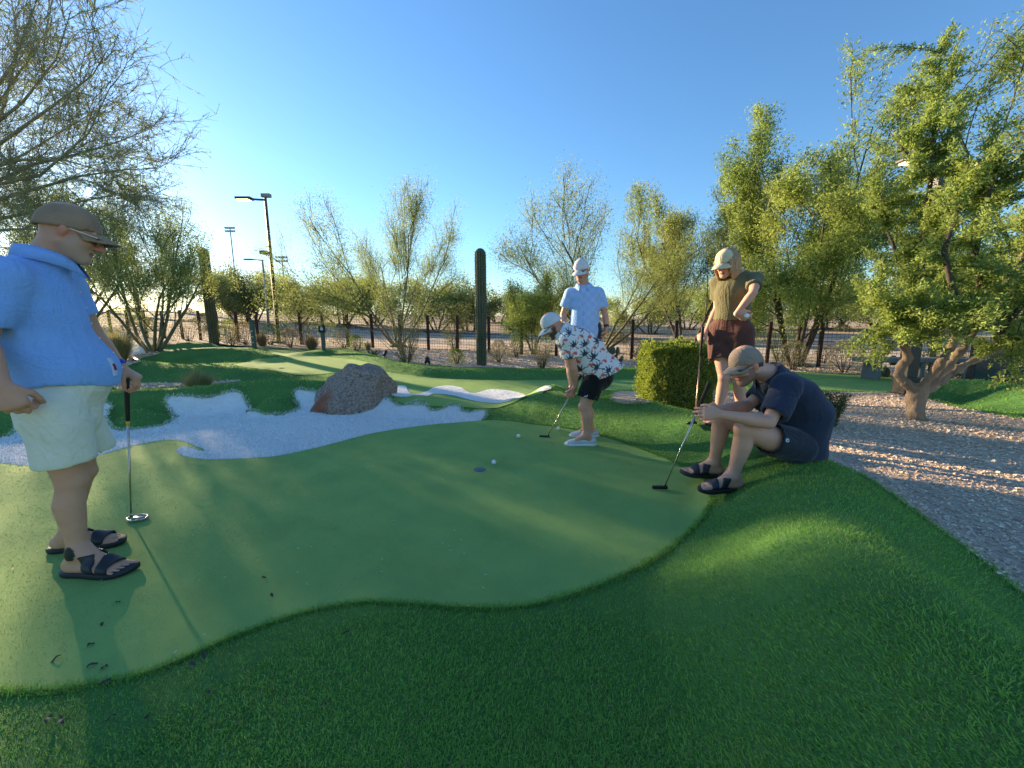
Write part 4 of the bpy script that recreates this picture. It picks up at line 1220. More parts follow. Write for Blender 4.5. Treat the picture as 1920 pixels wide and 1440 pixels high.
    for an, sd_ in ((LA, 1), (RA, -1)):
        s = np.cross(fw, up)*sd_; b0 = np.array([an[0], an[1], g0 - .01]); Hh = lambda a, c_, z: b0 + fw*a + s*c_ + up*z
        sculpt('shoe', [ET([(Hh(-.065, 0, .045), s, .038, .044), (Hh(.08, .003, .04), s, .048, .038), (Hh(.19, -.004, .027), s, .042, .022)], .02)], .009, mat_button, e, o, carve=[RC(Hh(-.01, 0, .1), Hh(-.02, 0, .16), .05, .06)])

# ---------------------------------------------------------------- woman with the cream cap
def woman():
    up = np.array([0, 0, 1.0]); Y0 = 3.66
    fw = unit((-.78, -.62, 0)); lf = np.cross(up, fw)
    RA_, LA_ = at(1345, 778, 3.62), at(1392, 782, 3.62)
    gR, gL = hz(RA_.x, RA_.y) + .012, hz(LA_.x, LA_.y) + .012
    RA, LA = vec((RA_.x, RA_.y, gR + .085)), vec((LA_.x, LA_.y, gL + .085))
    c = at(1370, 610, Y0); C = vec((c.x, Y0, 0)); g0 = (gR + gL)/2
    base = Vector((c.x, Y0, g0)); o = tuple(base)
    e = empty('person', base, label='woman in olive tee, brown shorts and cream cap, one hand on her hip', cat='person')
    S = vec(at(1380, 527, Y0)); LS, RS = S + lf*.165, S - lf*.165
    LE, LW = vec(at(1412, 549, 3.36)), vec(at(1381, 588, 3.40))
    RE, RW = vec(at(1345, 578, 3.86)), vec(at(1324, 622, 3.74))
    hzz = vec(at(1370, 622, Y0))[2]; H0 = vec((c.x, Y0, hzz))
    LH, RH = H0 + lf*.09, H0 - lf*.09
    LK, RK = vec(at(1384, 712, 3.58)), vec(at(1358, 708, 3.62))
    nk = vec(at(1375, 513, Y0)); hd = Frame(at(1362, 492, Y0 - .05), unit((-.80, -.42, -.42)), (-.3, -.2, 1))
    dz = S[2] - hzz; A = lambda t, f=0: H0 + up*dz*t + (S - H0 - up*dz)*t + fw*f
    T = [(A(-.1), lf, .160, .115), (A(.1), lf, .155, .112), (A(.38), lf, .125, .098), (A(.72, .02), lf, .140, .115), (A(.95), lf, .14, .09), (A(1.12), lf, .08, .06)]
    sculpt('body', [ET(T, .04), RC(LS, RS, .046, .046, .05), RC(S, nk, .055, .046, .04), RC(nk - up*.02, hd.p(-.025, 0, -.05), .048, .046, .03)] + head_prims(hd, .95)
           + leg_prims(LH, LK, LA, .98, -fw) + leg_prims(RH, RK, RA, .98, -fw) + arm_prims(LS, LE, LW, .84) + arm_prims(RS, RE, RW, .84)
           + hand_prims(LW, unit((.55, -.1, -.25)), unit((.2, .7, .45)), up, (.45, .5, .3), .92, thumb=(.3, .3))
           + hand_prims(RW, unit((-.55, -.1, -.35)), unit((-.2, .1, -1)), unit((.1, -.9, 0)), (.8, .9, .6), .92)
           + foot_prims(LA, unit(fw + lf*.3), gL + .012, .92, side=-1) + foot_prims(RA, unit((-.9, -.5, 0)), gR + .012, .92, side=1), .0084, M_SKIN, e, o,
           tint=skin_tint((.68, .36, .25), hd, g=.95, brow=(.25, .16, .09), lips=(.50, .17, .15)))
    M = fabric('olive_jersey', (.150, .135, .066), var=(.125, .112, .054), weave=520)
    s1, c1 = sleeve(LS, LE, .054, .064, .58); s2, c2 = sleeve(RS, RE, .056, .066, .62)
    st = [(A(-.02), lf, .172, .132), (A(.15), lf, .166, .128), (A(.42), lf, .150, .120), (A(.74, .022), lf, .160, .132), (A(.95), lf, .152, .105), (A(1.08), lf, .10, .075)]
    zz = vec(at(1370, 601, Y0))[2]
    so = sculpt('tee_shirt', [ET(st, .04), RC(LS, RS, .054, .054, .05), RC(S, nk - up*.02, .068, .058, .04), s1, s2], .0092, M, e, o,
           cuts=[lambda X, Y, Z: zz - Z + .004*np.sin(X*40) + 0*Y, only_near(plane(nk - up*.012, unit(up + fw*.3)), nk + up*.02, .09)], carve=[c1, c2], post=folds(31, .006, (9, 9, 14)), sm=2)
    MS = fabric('brown_viscose', (.110, .048, .036), var=(.09, .038, .029), weave=480)
    hp = [ET([(A(.14), lf, .160, .122), (A(-.08), lf, .178, .138)], .04)]; cs = []
    for h_, k_ in ((LH, LK), (RH, RK)):
        kk = h_ + (k_-h_)*.75; hp.append(CutP(RC(h_, kk, .118, .135, .02), h_ + (k_-h_)*.60, k_-h_)); cs.append(leghole(h_, k_, .125, .60))
    sculpt('shorts', hp, .0105, MS, e, o, cuts=[lambda X, Y, Z: Z - zz - .05 + 0*X + 0*Y], carve=cs, post=folds(9, .008, (14, 14, 3)), sm=2)
    # hair: a shell round the back of the head falling to the shoulders
    hp = [EL(hd.p(-.022, 0, .025), (.098, .086, .098), (hd.f, hd.r, hd.u), .02)]
    for s in (-1, 1):
        hp += [ET([(hd.p(-.02, s*.066, .02), hd.f, .060, .026), (hd.p(-.015, s*.074, -.06), hd.f, .058, .024), (hd.p(-.01, s*.070, -.125), hd.f, .050, .020), (hd.p(.0, s*.064, -.165), hd.f, .035, .012)], .03),
               ET([(hd.p(.045, s*.070, .02), hd.f, .020, .012), (hd.p(.052, s*.074, -.06), hd.f, .022, .012), (hd.p(.045, s*.066, -.140), hd.f, .016, .008)], .02)]
    hp += [ET([(hd.p(-.075, 0, .02), hd.r, .070, .035), (hd.p(-.078, 0, -.07), hd.r, .070, .034), (hd.p(-.065, 0, -.15), hd.r, .060, .022)], .03)]
    def strands(X, Y, Z):
        a = np.arctan2((X-hd.c[0])*hd.r[0] + (Y-hd.c[1])*hd.r[1] + (Z-hd.c[2])*hd.r[2], (X-hd.c[0])*hd.f[0] + (Y-hd.c[1])*hd.f[1] + (Z-hd.c[2])*hd.f[2])
        return .0035*np.sin(a*34 + 3*np.sin(Z*22)) + .002*np.sin(a*71 + Z*30)
    MH = mat('blond_hair', (.46, .30, .15), rough=.5, var=(.30, .18, .085), scale=70, detail=6, stretch=(1, 1, .12), bump=.5, bscale=160, bdist=.004, spec=.4)
    sculpt('hair', hp, .0064, MH, e, o, post=strands, sm=1)
    cap_parts(e, hd, o, fabric('cream_cap_cloth', (.66, .58, .38), var=(.60, .52, .33), weave=380), tilt=-.02, g=1.02, brim=.072)
    sandal(e, LA, unit(fw + lf*.3), gL - .012, .94, o, -1, M_SOLE, M_STRAP); sandal(e, RA, unit((-.9, -.5, 0)), gR - .012, .94, o, 1, M_SOLE, M_STRAP)
    bp = LW + unit((.55, -.1, -.25))*.075 + unit((.2, .7, .45))*.012 + up*.004 + np.array([0, -.030, 0])
    golf_ball(bp, 'white golf ball held in the hand on the hip of the woman')
    top = vec(at(1318, 612, 3.70)); b_ = onz(1300, 800, 0); bx, by = at(1302, 795, 3.66).x, 3.66
    putter('putter', 'steel putter standing under the lowered hand of the woman beside the hedge', top, (bx, by, hz(bx, by) + .035), (-.9, -.3, 0), GRIP_BLACK, mat('copper_shaft', (.40, .25, .17), rough=.3, metal=1.0), DARK_STEEL)

# ---------------------------------------------------------------- seated man
def man_seated():
    up = np.array([0, 0, 1.0]); fw = unit((-1, -.05, 0)); lf = np.cross(up, fw)
    LA_, RA_ = at(1371, 926, 2.47), at(1337, 888, 2.86)
    gL, gR = max(hz(LA_.x, LA_.y), hz(LA_.x - .12, LA_.y)) + .012, max(hz(RA_.x, RA_.y), hz(RA_.x - .12, RA_.y)) + .012
    LA, RA = vec((LA_.x, LA_.y, gL + .10)), vec((RA_.x, RA_.y, gR + .10))
    LH, RH = vec(at(1492, 838, 2.54)), vec(at(1478, 824, 2.80))
    LK, RK = vec(at(1395, 805, 2.44)), vec(at(1350, 784, 2.82))
    C = (LH + RH)/2 + np.array([.0, 0, .02])
    base = Vector((C[0], C[1], hz(C[0], C[1]))); o = tuple(base)
    e = empty('person', base, label='man in navy shirt and tan cap sitting on the mound, leaning on a putter', cat='person')
    LS, RS = vec(at(1476, 722, 2.44)), vec(at(1448, 722, 2.84)); S = (LS + RS)/2
    LE, LW = vec(at(1441, 792, 2.36)), vec(at(1352, 777, 2.36))
    RE, RW = vec(at(1400, 762, 2.78)), vec(at(1345, 768, 2.56))
    nk = vec(at(1438, 700, 2.63)); hd = Frame(at(1398, 683, 2.60), unit((-.87, -.16, -.42)), (-.40, 0, 1))
    mid = vec(at(1504, 772, 2.66)); low = C
    T = [(low, lf, .175, .140), (low*.5 + mid*.5 + np.array([.015, 0, 0]), lf, .175, .150), (mid, lf, .180, .148), (mid*.45 + S*.55 + up*.015, lf, .185, .135), (S, lf, .165, .10)]
    top = vec(at(1331, 716, 2.44)); bot = vec(onz(1246, 913, .026))
    gx = unit(bot - top)
    hands = hand_prims(LW, unit((-1, .25, -.02)), unit((.1, .9, -.25)), up, ((.35, .55, .4), (.4, .6, .4), (.45, .6, .4), (.5, .6, .4)), 1.04, thumb=(.35, .5)) \
          + hand_prims(RW, unit((-1, -.15, .0)), unit((.0, -.9, -.2)), up, ((.5, .8, .5), (.55, .8, .5), (.6, .8, .5), (.6, .8, .5)), 1.04, thumb=(.4, .5))
    sculpt('body', [ET(T, .05), RC(LS, RS, .060, .060, .05), RC(S, nk, .078, .062, .04), RC(nk, hd.p(-.03, 0, -.05), .062, .060, .03)] + head_prims(hd, 1.02)
           + leg_prims(LH, LK, LA, 1.06, -fw) + leg_prims(RH, RK, RA, 1.06, -fw) + arm_prims(LS, LE, LW, 1.0) + arm_prims(RS, RE, RW, 1.0) + hands
           + foot_prims(LA, unit((-1, -.06, 0)), gL + .014, 1.06, side=1) + foot_prims(RA, unit((-1, .1, 0)), gR + .014, 1.06, side=-1), .0072, M_SKIN, e, o,
           tint=skin_tint((.63, .34, .235), hd, beard=((.10, .062, .042), .62), g=1.02))
    M = fabric('navy_linen', (.024, .033, .060), var=(.018, .025, .047), weave=480, v2=(.036, .047, .078))
    s1, c1 = sleeve(LS, LE, .078, .088, .80); s2, c2 = sleeve(RS, RE, .076, .084, .74)
    st = [(low - up*.09 + np.array([.02, 0, 0]), lf, .205, .165), (low + up*.02 + np.array([.02, 0, 0]), lf, .202, .168), (low*.5 + mid*.5 + np.array([.010, 0, 0]), lf, .198, .168), (mid, lf, .200, .160), (mid*.45 + S*.55 + up*.015, lf, .200, .145), (S, lf, .185, .122)]
    so = sculpt('shirt', [ET(st, .05), RC(LS, RS, .082, .080, .05), RC(S, nk - fw*.03, .092, .078, .04), s1, s2], .0092, M, e, o,
           cuts=[lambda X, Y, Z: (low[2] - .085) - Z + 0*X + .012*np.sin(Y*14), only_near(plane(nk + fw*-.004 + up*.008, unit(up*.75 + fw*.75)), nk + up*.03 + fw*.03, .11)], carve=[c1, c2], post=folds(41, .016, (14, 9, 16)), sm=2)
    collar(so, nk + up*.004, unit(up*.8 + fw*.62), unit(fw*.8 - up*.6), o, M, rn=.080, drop=.048, flare=.03, gap=.26)
    MS = fabric('dark_slate_cotton', (.024, .032, .044), var=(.018, .025, .036), weave=480)
    hp = [ET([(C + up*.10, lf, .185, .150), (C, lf, .19, .150), (C - up*.02, lf, .185, .14)], .04)]; cs = []
    for h_, k_ in ((LH, LK), (RH, RK)):
        hp += [CutP(RC(h_, k_, .122, .108, .02), h_ + (k_-h_)*.55, k_-h_)]; cs.append(leghole(h_, k_, .113, .55))
    sho = sculpt('shorts', hp, .0105, MS, e, o, carve=cs, post=folds(17, .005, (12, 10, 12)), sm=2)
    bs = surf_of(sho)
    dot_on(sho, bs, 'patch', LH + (LK-LH)*.44 + up*.03 + lf*.5, -lf, .013, mat('white_patch', (.65, .65, .65), rough=.8), o, .002)
    dot_on(sho, bs, 'patch_mark', LH + (LK-LH)*.44 + up*.03 + lf*.5, -lf, .006, M_FRAME, o, .0035)
    # dark hair below the cap
    hp = [EL(hd.p(-.020, 0, .012), (.094, .0815, .085), (hd.f, hd.r, hd.u), .02), ET([(hd.p(-.075, 0, .0), hd.r, .055, .03), (hd.p(-.070, 0, -.065), hd.r, .048, .022)], .02)]
    hc = plane(hd.p(-.002, 0, 0), hd.f)
    sculpt('hair', hp, .0055, mat('dark_hair', (.016, .011, .008), rough=.55, var=(.03, .02, .014), scale=80, bump=.5, bscale=200, bdist=.003), e, o, cuts=[hc], sm=1)
    cap_parts(e, hd, o, fabric('tan_cap_cloth', (.32, .245, .18), var=(.27, .205, .15), weave=380), tilt=-.06, g=1.05, brim=.070)
    glasses(e, hd, o, M_LENS, M_FRAME, 1.02)
    sandal(e, LA, unit((-1, -.06, 0)), gL - .01, 1.10, o, 1, M_SOLE, M_STRAP); sandal(e, RA, unit((-1, .1, 0)), gR - .01, 1.10, o, -1, M_SOLE, M_STRAP)
    putter('putter', 'slim putter with black grip leaning from the clasped hands of the seated man', top, bot, (-1, .05, 0), GRIP_BLACK, STEEL, DARK_STEEL, grip=.25)

M_BALL = mat('golf_ball_white', (.80, .80, .78), rough=.3, coat=.3)
def golf_ball(p, label):
    bm = bmesh.new(); bmesh.ops.create_icosphere(bm, subdivisions=4, radius=.02135)
    bm.verts.ensure_lookup_table()
    K = 110; ph = math.pi*(3 - math.sqrt(5))
    dm = [Vector((math.sqrt(1 - (1 - 2*(i + .5)/K)**2)*math.cos(ph*i), math.sqrt(1 - (1 - 2*(i + .5)/K)**2)*math.sin(ph*i), 1 - 2*(i + .5)/K)) for i in range(K)]
    for v in bm.verts:
        n = v.co.normalized(); d = max(n.dot(q) for q in dm); ang = math.acos(min(1, d))
        if ang < .14: v.co = n*(.02135 - .0008*(1 - (ang/.14)**2))
    m = MB(); m.bm(bm)
    o = m.build('golf_ball', M_BALL, loc=tuple(p)); tag(o, label, 'golf ball', 'golf balls'); return o
man_left()
man_putting()
man_behind()
woman()
man_seated()
# ================================================================== vegetation
def prisms(P0, P1, R0, R1, n=4):
    """many tapered prisms as one vertex/face array"""
    P0, P1 = np.asarray(P0, float), np.asarray(P1, float); R0, R1 = np.asarray(R0, float), np.asarray(R1, float)
    d = P1 - P0; L = np.linalg.norm(d, axis=1, keepdims=True); d = d / (L + 1e-9)
    ref = np.where(np.abs(d[:, 2:3]) > .9, np.array([[1.0, 0, 0]]), np.array([[0, 0, 1.0]]))
    a = np.cross(d, ref); a /= np.linalg.norm(a, axis=1, keepdims=True) + 1e-9; b = np.cross(d, a)
    w = 2 * np.pi * np.arange(n) / n
    ring = a[:, None, :] * np.cos(w)[None, :, None] + b[:, None, :] * np.sin(w)[None, :, None]
    V = np.concatenate([P0[:, None] + ring * R0[:, None, None], (P1 + d * L * .03)[:, None] + ring * R1[:, None, None]], 1).reshape(-1, 3)
    k = np.arange(n); q = np.stack([k, (k + 1) % n, n + (k + 1) % n, n + k], 1)
    F = (np.arange(len(P0)) * 2 * n)[:, None, None] + q[None]
    return V, F.reshape(-1, 4)
def leaves(P, D, L, W, rng, spread=.8, droop=0.0, tri=True):
    """pointed leaves at points P, leaning along D"""
    n = len(P)
    d = D + rng.normal(size=(n, 3)) * spread; d[:, 2] -= droop; d /= np.linalg.norm(d, axis=1, keepdims=True) + 1e-9
    s = np.cross(d, rng.normal(size=(n, 3))); s /= np.linalg.norm(s, axis=1, keepdims=True) + 1e-9
    l = L * rng.uniform(.6, 1.3, n)[:, None]; w = W * rng.uniform(.6, 1.3, n)[:, None]
    if tri:
        V = np.stack([P + s * w * .62, P - s * w * .62, P + d * l], 1).reshape(-1, 3)
        return V, np.arange(n * 3).reshape(-1, 3)
    up = np.cross(s, d)
    V = np.stack([P, P + d * l * .5 + s * w * .5 + up * w * .2, P + d * l, P + d * l * .5 - s * w * .5 + up * w * .2], 1).reshape(-1, 3)
    F = np.arange(n * 4).reshape(-1, 4)
    return V, F
class Tree:
    """branching skeleton; spec = list per level of dict(n, len, ang, segs, wob, up, start)"""
    def __init__(s, rng, spec, r0, stems, lean=.35, h0=1.0):
        s.seg = {i: ([], [], [], []) for i in range(len(spec))}; s.tips = []; s.tipd = []
        s.rng, s.spec = rng, spec
        for k in range(stems):
            w = 2 * math.pi * (k + rng.uniform(-.3, .3)) / stems
            d = unit((math.cos(w) * lean * rng.uniform(.6, 1.3), math.sin(w) * lean * rng.uniform(.6, 1.3), 1))
            p = np.array([math.cos(w), math.sin(w), 0]) * r0 * (.8 if stems > 1 else 0)
            s.branch(p, d, r0 * rng.uniform(.8, 1.1), 0, h0 * rng.uniform(.85, 1.1))
    def branch(s, p, d, r, lv, length):
        sp = s.spec[lv]; rng = s.rng; n = sp['segs']; pts = [p]; ds = []
        rend = r * sp.get('taper', .45)
        for i in range(n):
            d = unit(d + rng.normal(size=3) * sp['wob'] + np.array([0, 0, sp['up']]) / n)
            q = p + d * length / n
            r0, r1 = r + (rend - r) * i / n, r + (rend - r) * (i + 1) / n
            S = s.seg[lv]; S[0].append(p); S[1].append(q); S[2].append(r0); S[3].append(r1)
            p = q; pts.append(p); ds.append(d)
        if lv + 1 < len(s.spec):
            c = s.spec[lv + 1]; m = max(1, int(round(c['n'] * rng.uniform(.75, 1.25))))
            for k in range(m):
                t = c['start'] + (1 - c['start']) * (k + rng.uniform(0, .9)) / m
                i = min(int(t * n), n - 1); f = t * n - i
                q = pts[i] + (pts[i + 1] - pts[i]) * f
                dd = ds[i]; o = np.cross(dd, rng.normal(size=3)); o = unit(o)
                a = c['ang'] * rng.uniform(.6, 1.3)
                nd = unit(dd * math.cos(a) + o * math.sin(a))
                s.branch(q, nd, (r + (rend - r) * t) * c['rr'], lv + 1, c['len'] * length * rng.uniform(.65, 1.2) * (1.15 - .5 * t))
        else:
            for i in range(n):
                s.tips.append((pts[i], pts[i + 1])); s.tipd.append(ds[i])
    def points(s): return np.concatenate([np.array(v[1]) for v in s.seg.values()])
    def fit(s, height, radius):
        Pt = s.points(); zt = np.percentile(Pt[:, 2], 99.7); rt = np.percentile(np.hypot(Pt[:, 0], Pt[:, 1]), 97)
        k = np.array([radius / rt, radius / rt, height / zt])
        for v in s.seg.values():
            for i in (0, 1): v[i][:] = [p * k for p in v[i]]
        s.tips = [(a * k, b * k) for a, b in s.tips]; s.k = k
        return s
PALO = [dict(segs=6, wob=.10, up=.05, taper=.30), dict(n=7, len=.62, ang=.55, segs=5, wob=.12, up=.25, start=.25, rr=.62, taper=.22),
        dict(n=6, len=.55, ang=.60, segs=4, wob=.13, up=.35, start=.22, rr=.55, taper=.4), dict(n=5, len=.50, ang=.55, segs=2, wob=.14, up=.40, start=.15, rr=.5, taper=.35)]
MESQ = [dict(segs=6, wob=.09, up=.10, taper=.28), dict(n=9, len=.52, ang=.80, segs=5, wob=.14, up=.18, start=.15, rr=.55, taper=.22),
        dict(n=7, len=.50, ang=.75, segs=4, wob=.18, up=.05, start=.20, rr=.5, taper=.4), dict(n=6, len=.45, ang=.8, segs=2, wob=.22, up=.0, start=.1, rr=.5, taper=.35)]
def leafmat(name, c, v, tr=.35, c3=None):
    return mat(name, c, rough=.6, var=v, scale=1.3, detail=4, spec=.25, transl=tr, island=.30, var2=c3, scale2=.45)
M_PV = leafmat('palo_verde_leaf', (.275, .345, .105), (.215, .285, .085), .55, (.32, .36, .11))
M_PVD = leafmat('olive_leaf', (.195, .220, .075), (.15, .18, .062), .5)
M_MQ = leafmat('mesquite_leaf', (.295, .390, .095), (.215, .305, .078), .55, (.34, .41, .10))
M_MQD = leafmat('dark_leaf', (.095, .14, .050), (.068, .11, .04), .4)
M_SAGE = leafmat('sage_leaf', (.25, .24, .13), (.19, .185, .10), .3, (.30, .27, .15))
M_DRY = leafmat('dry_leaf', (.36, .27, .14), (.26, .195, .10), .3)
M_LIME = leafmat('lime_leaf', (.25, .32, .045), (.16, .23, .038), .45, (.30, .35, .06))
M_GBARK = mat('green_bark', (.125, .120, .060), rough=.85, var=(.085, .085, .045), scale=9, bump=.5, bscale=40, bdist=.01)
M_BARK = mat('grey_bark', (.085, .066, .048), rough=.9, var=(.055, .042, .032), scale=8, bump=.6, bscale=30, bdist=.015)
M_PALEBARK = mat('pale_bark', (.30, .215, .145), rough=.85, var=(.20, .14, .095), scale=7, bump=.8, bscale=26, bdist=.02, stretch=(1, 1, .35))
def plant_tree(name, label, pos, height, radius, spec, stems, r0, seed, lmat, bmat, nleaf, ll, lw, lean=.5, spread=.7, droop=.0, group=None, twig=.006, jit=.10, fine=True):
    rng = np.random.default_rng(seed)
    T = Tree(rng, spec, r0, stems, lean).fit(height, radius)
    e = empty(name, pos, label=label, cat='tree', group=group)
    V, F, n = [], [], 0
    kr = 1.0
    for lv in (0, 1):
        a = [np.array(x) for x in T.seg[lv]]
        kk = 1.0 if lv == 0 else .72
        v, f = prisms(a[0], a[1], np.maximum(a[2] * kk, .012), np.maximum(a[3] * kk, .009), 7); V.append(v); F.append(f + n); n += len(v)
    rb = max(np.hypot(*np.array(T.seg[0][0])[:, :2].T).max() if False else r0 * 2.2 * T.k[0], r0 * 2)
    st = MB(); st.lathe([(rb * 1.1, -.06), (rb, .02), (rb * .6, .12), (.01, .18)], n=10); V.append(np.concatenate(st.V)); F.append(st.F[0] + n); n += len(V[-1])
    link('trunk', mesh_np('trunk', np.concatenate(V), np.concatenate(F)), bmat, e)
    V, F, n = [], [], 0
    for lv in range(2, len(spec)):
        a = [np.array(x) for x in T.seg[lv]]
        v, f = prisms(a[0], a[1], np.clip(a[2] * .6, twig, .018), np.clip(a[3] * .6, twig * .6, .012), 4 if lv == 2 else 3); V.append(v); F.append(f + n); n += len(v)
    br = link('branches', mesh_np('branches', np.concatenate(V), np.concatenate(F)), bmat, e)
    tp = np.array([t[0] for t in T.tips]); tq = np.array([t[1] for t in T.tips]); td = np.array(T.tipd)
    inner = [np.array(x) for x in T.seg[len(spec) - 2][:2]]
    tp = np.concatenate([tp, inner[0]]); tq = np.concatenate([tq, inner[1]]); di = inner[1] - inner[0]; td = np.concatenate([td, di / (np.linalg.norm(di, axis=1, keepdims=True) + 1e-9)])
    k = rng.integers(0, len(tp), nleaf); t = rng.uniform(0, 1.1, nleaf)[:, None]
    P = tp[k] + (tq[k] - tp[k]) * t + rng.normal(size=(nleaf, 3)) * jit * np.array([1, 1, .8])
    P[:, 2] = np.maximum(P[:, 2], .05)
    v, f = leaves(P, td[k], ll, lw, rng, spread, droop)
    link('crown', mesh_np('crown', v, f, False), lmat, e)
    return e
def on_ground(u, v, Y):
    p = at(u, v, Y); return Vector((p.x, Y, gz(p.x, Y)))

# --- trees in view, left to right
plant_tree('palo_verde_tree', 'rounded palo verde with many green stems behind the man in blue', on_ground(288, 660, 11.6), 4.6, 2.9, PALO, 7, .055, 102, M_PV, M_GBARK, 52000, .058, .017, lean=.85, jit=.16)
plant_tree('palo_verde_tree', 'dense bushy tree at the far left behind the shoulder of the man in blue', on_ground(120, 640, 13.5), 5.2, 3.5, PALO, 6, .07, 103, M_PVD, M_GBARK, 34000, .080, .025, lean=.7, jit=.09)
plant_tree('palo_verde_tree', 'open palo verde with wide rising branches left of the tall cactus', on_ground(745, 640, 15.6), 5.9, 4.1, PALO, 6, .055, 104, M_PV, M_GBARK, 60000, .062, .016, lean=1.05, jit=.22)
plant_tree('palo_verde_tree', 'wide palo verde right behind the standing man in the white cap', on_ground(1125, 650, 15.0), 5.8, 4.3, PALO, 6, .06, 105, M_PV, M_GBARK, 64000, .062, .017, lean=1.0, jit=.22)
plant_tree('palo_verde_tree', 'low pale green tree between the tall cactus and the standing man', on_ground(1000, 650, 13.6), 2.75, 1.35, MESQ, 4, .04, 106, M_MQ, M_GBARK, 34000, .055, .021, lean=.6, jit=.12)
plant_tree('mesquite_tree', 'loose dark stemmed tree left of the woman against the sky', on_ground(1285, 650, 15.8), 6.8, 3.1, PALO, 5, .06, 131, M_PV, M_BARK, 55000, .080, .024, lean=.6, jit=.13)
plant_tree('mesquite_tree', 'large lime green tree right of the woman with drooping foliage', on_ground(1490, 690, 11.4), 7.4, 2.6, MESQ, 6, .06, 118, M_MQ, M_BARK, 105000, .078, .027, lean=.45, droop=.15, jit=.12)
plant_tree('mesquite_tree', 'big leafy tree at the upper right edge reaching out of view', (9.9, 6.4, gz(9.9, 6.4)), 8.2, 3.0, MESQ, 5, .07, 110, M_MQ, M_BARK, 80000, .065, .024, lean=.45, droop=.2, jit=.12)

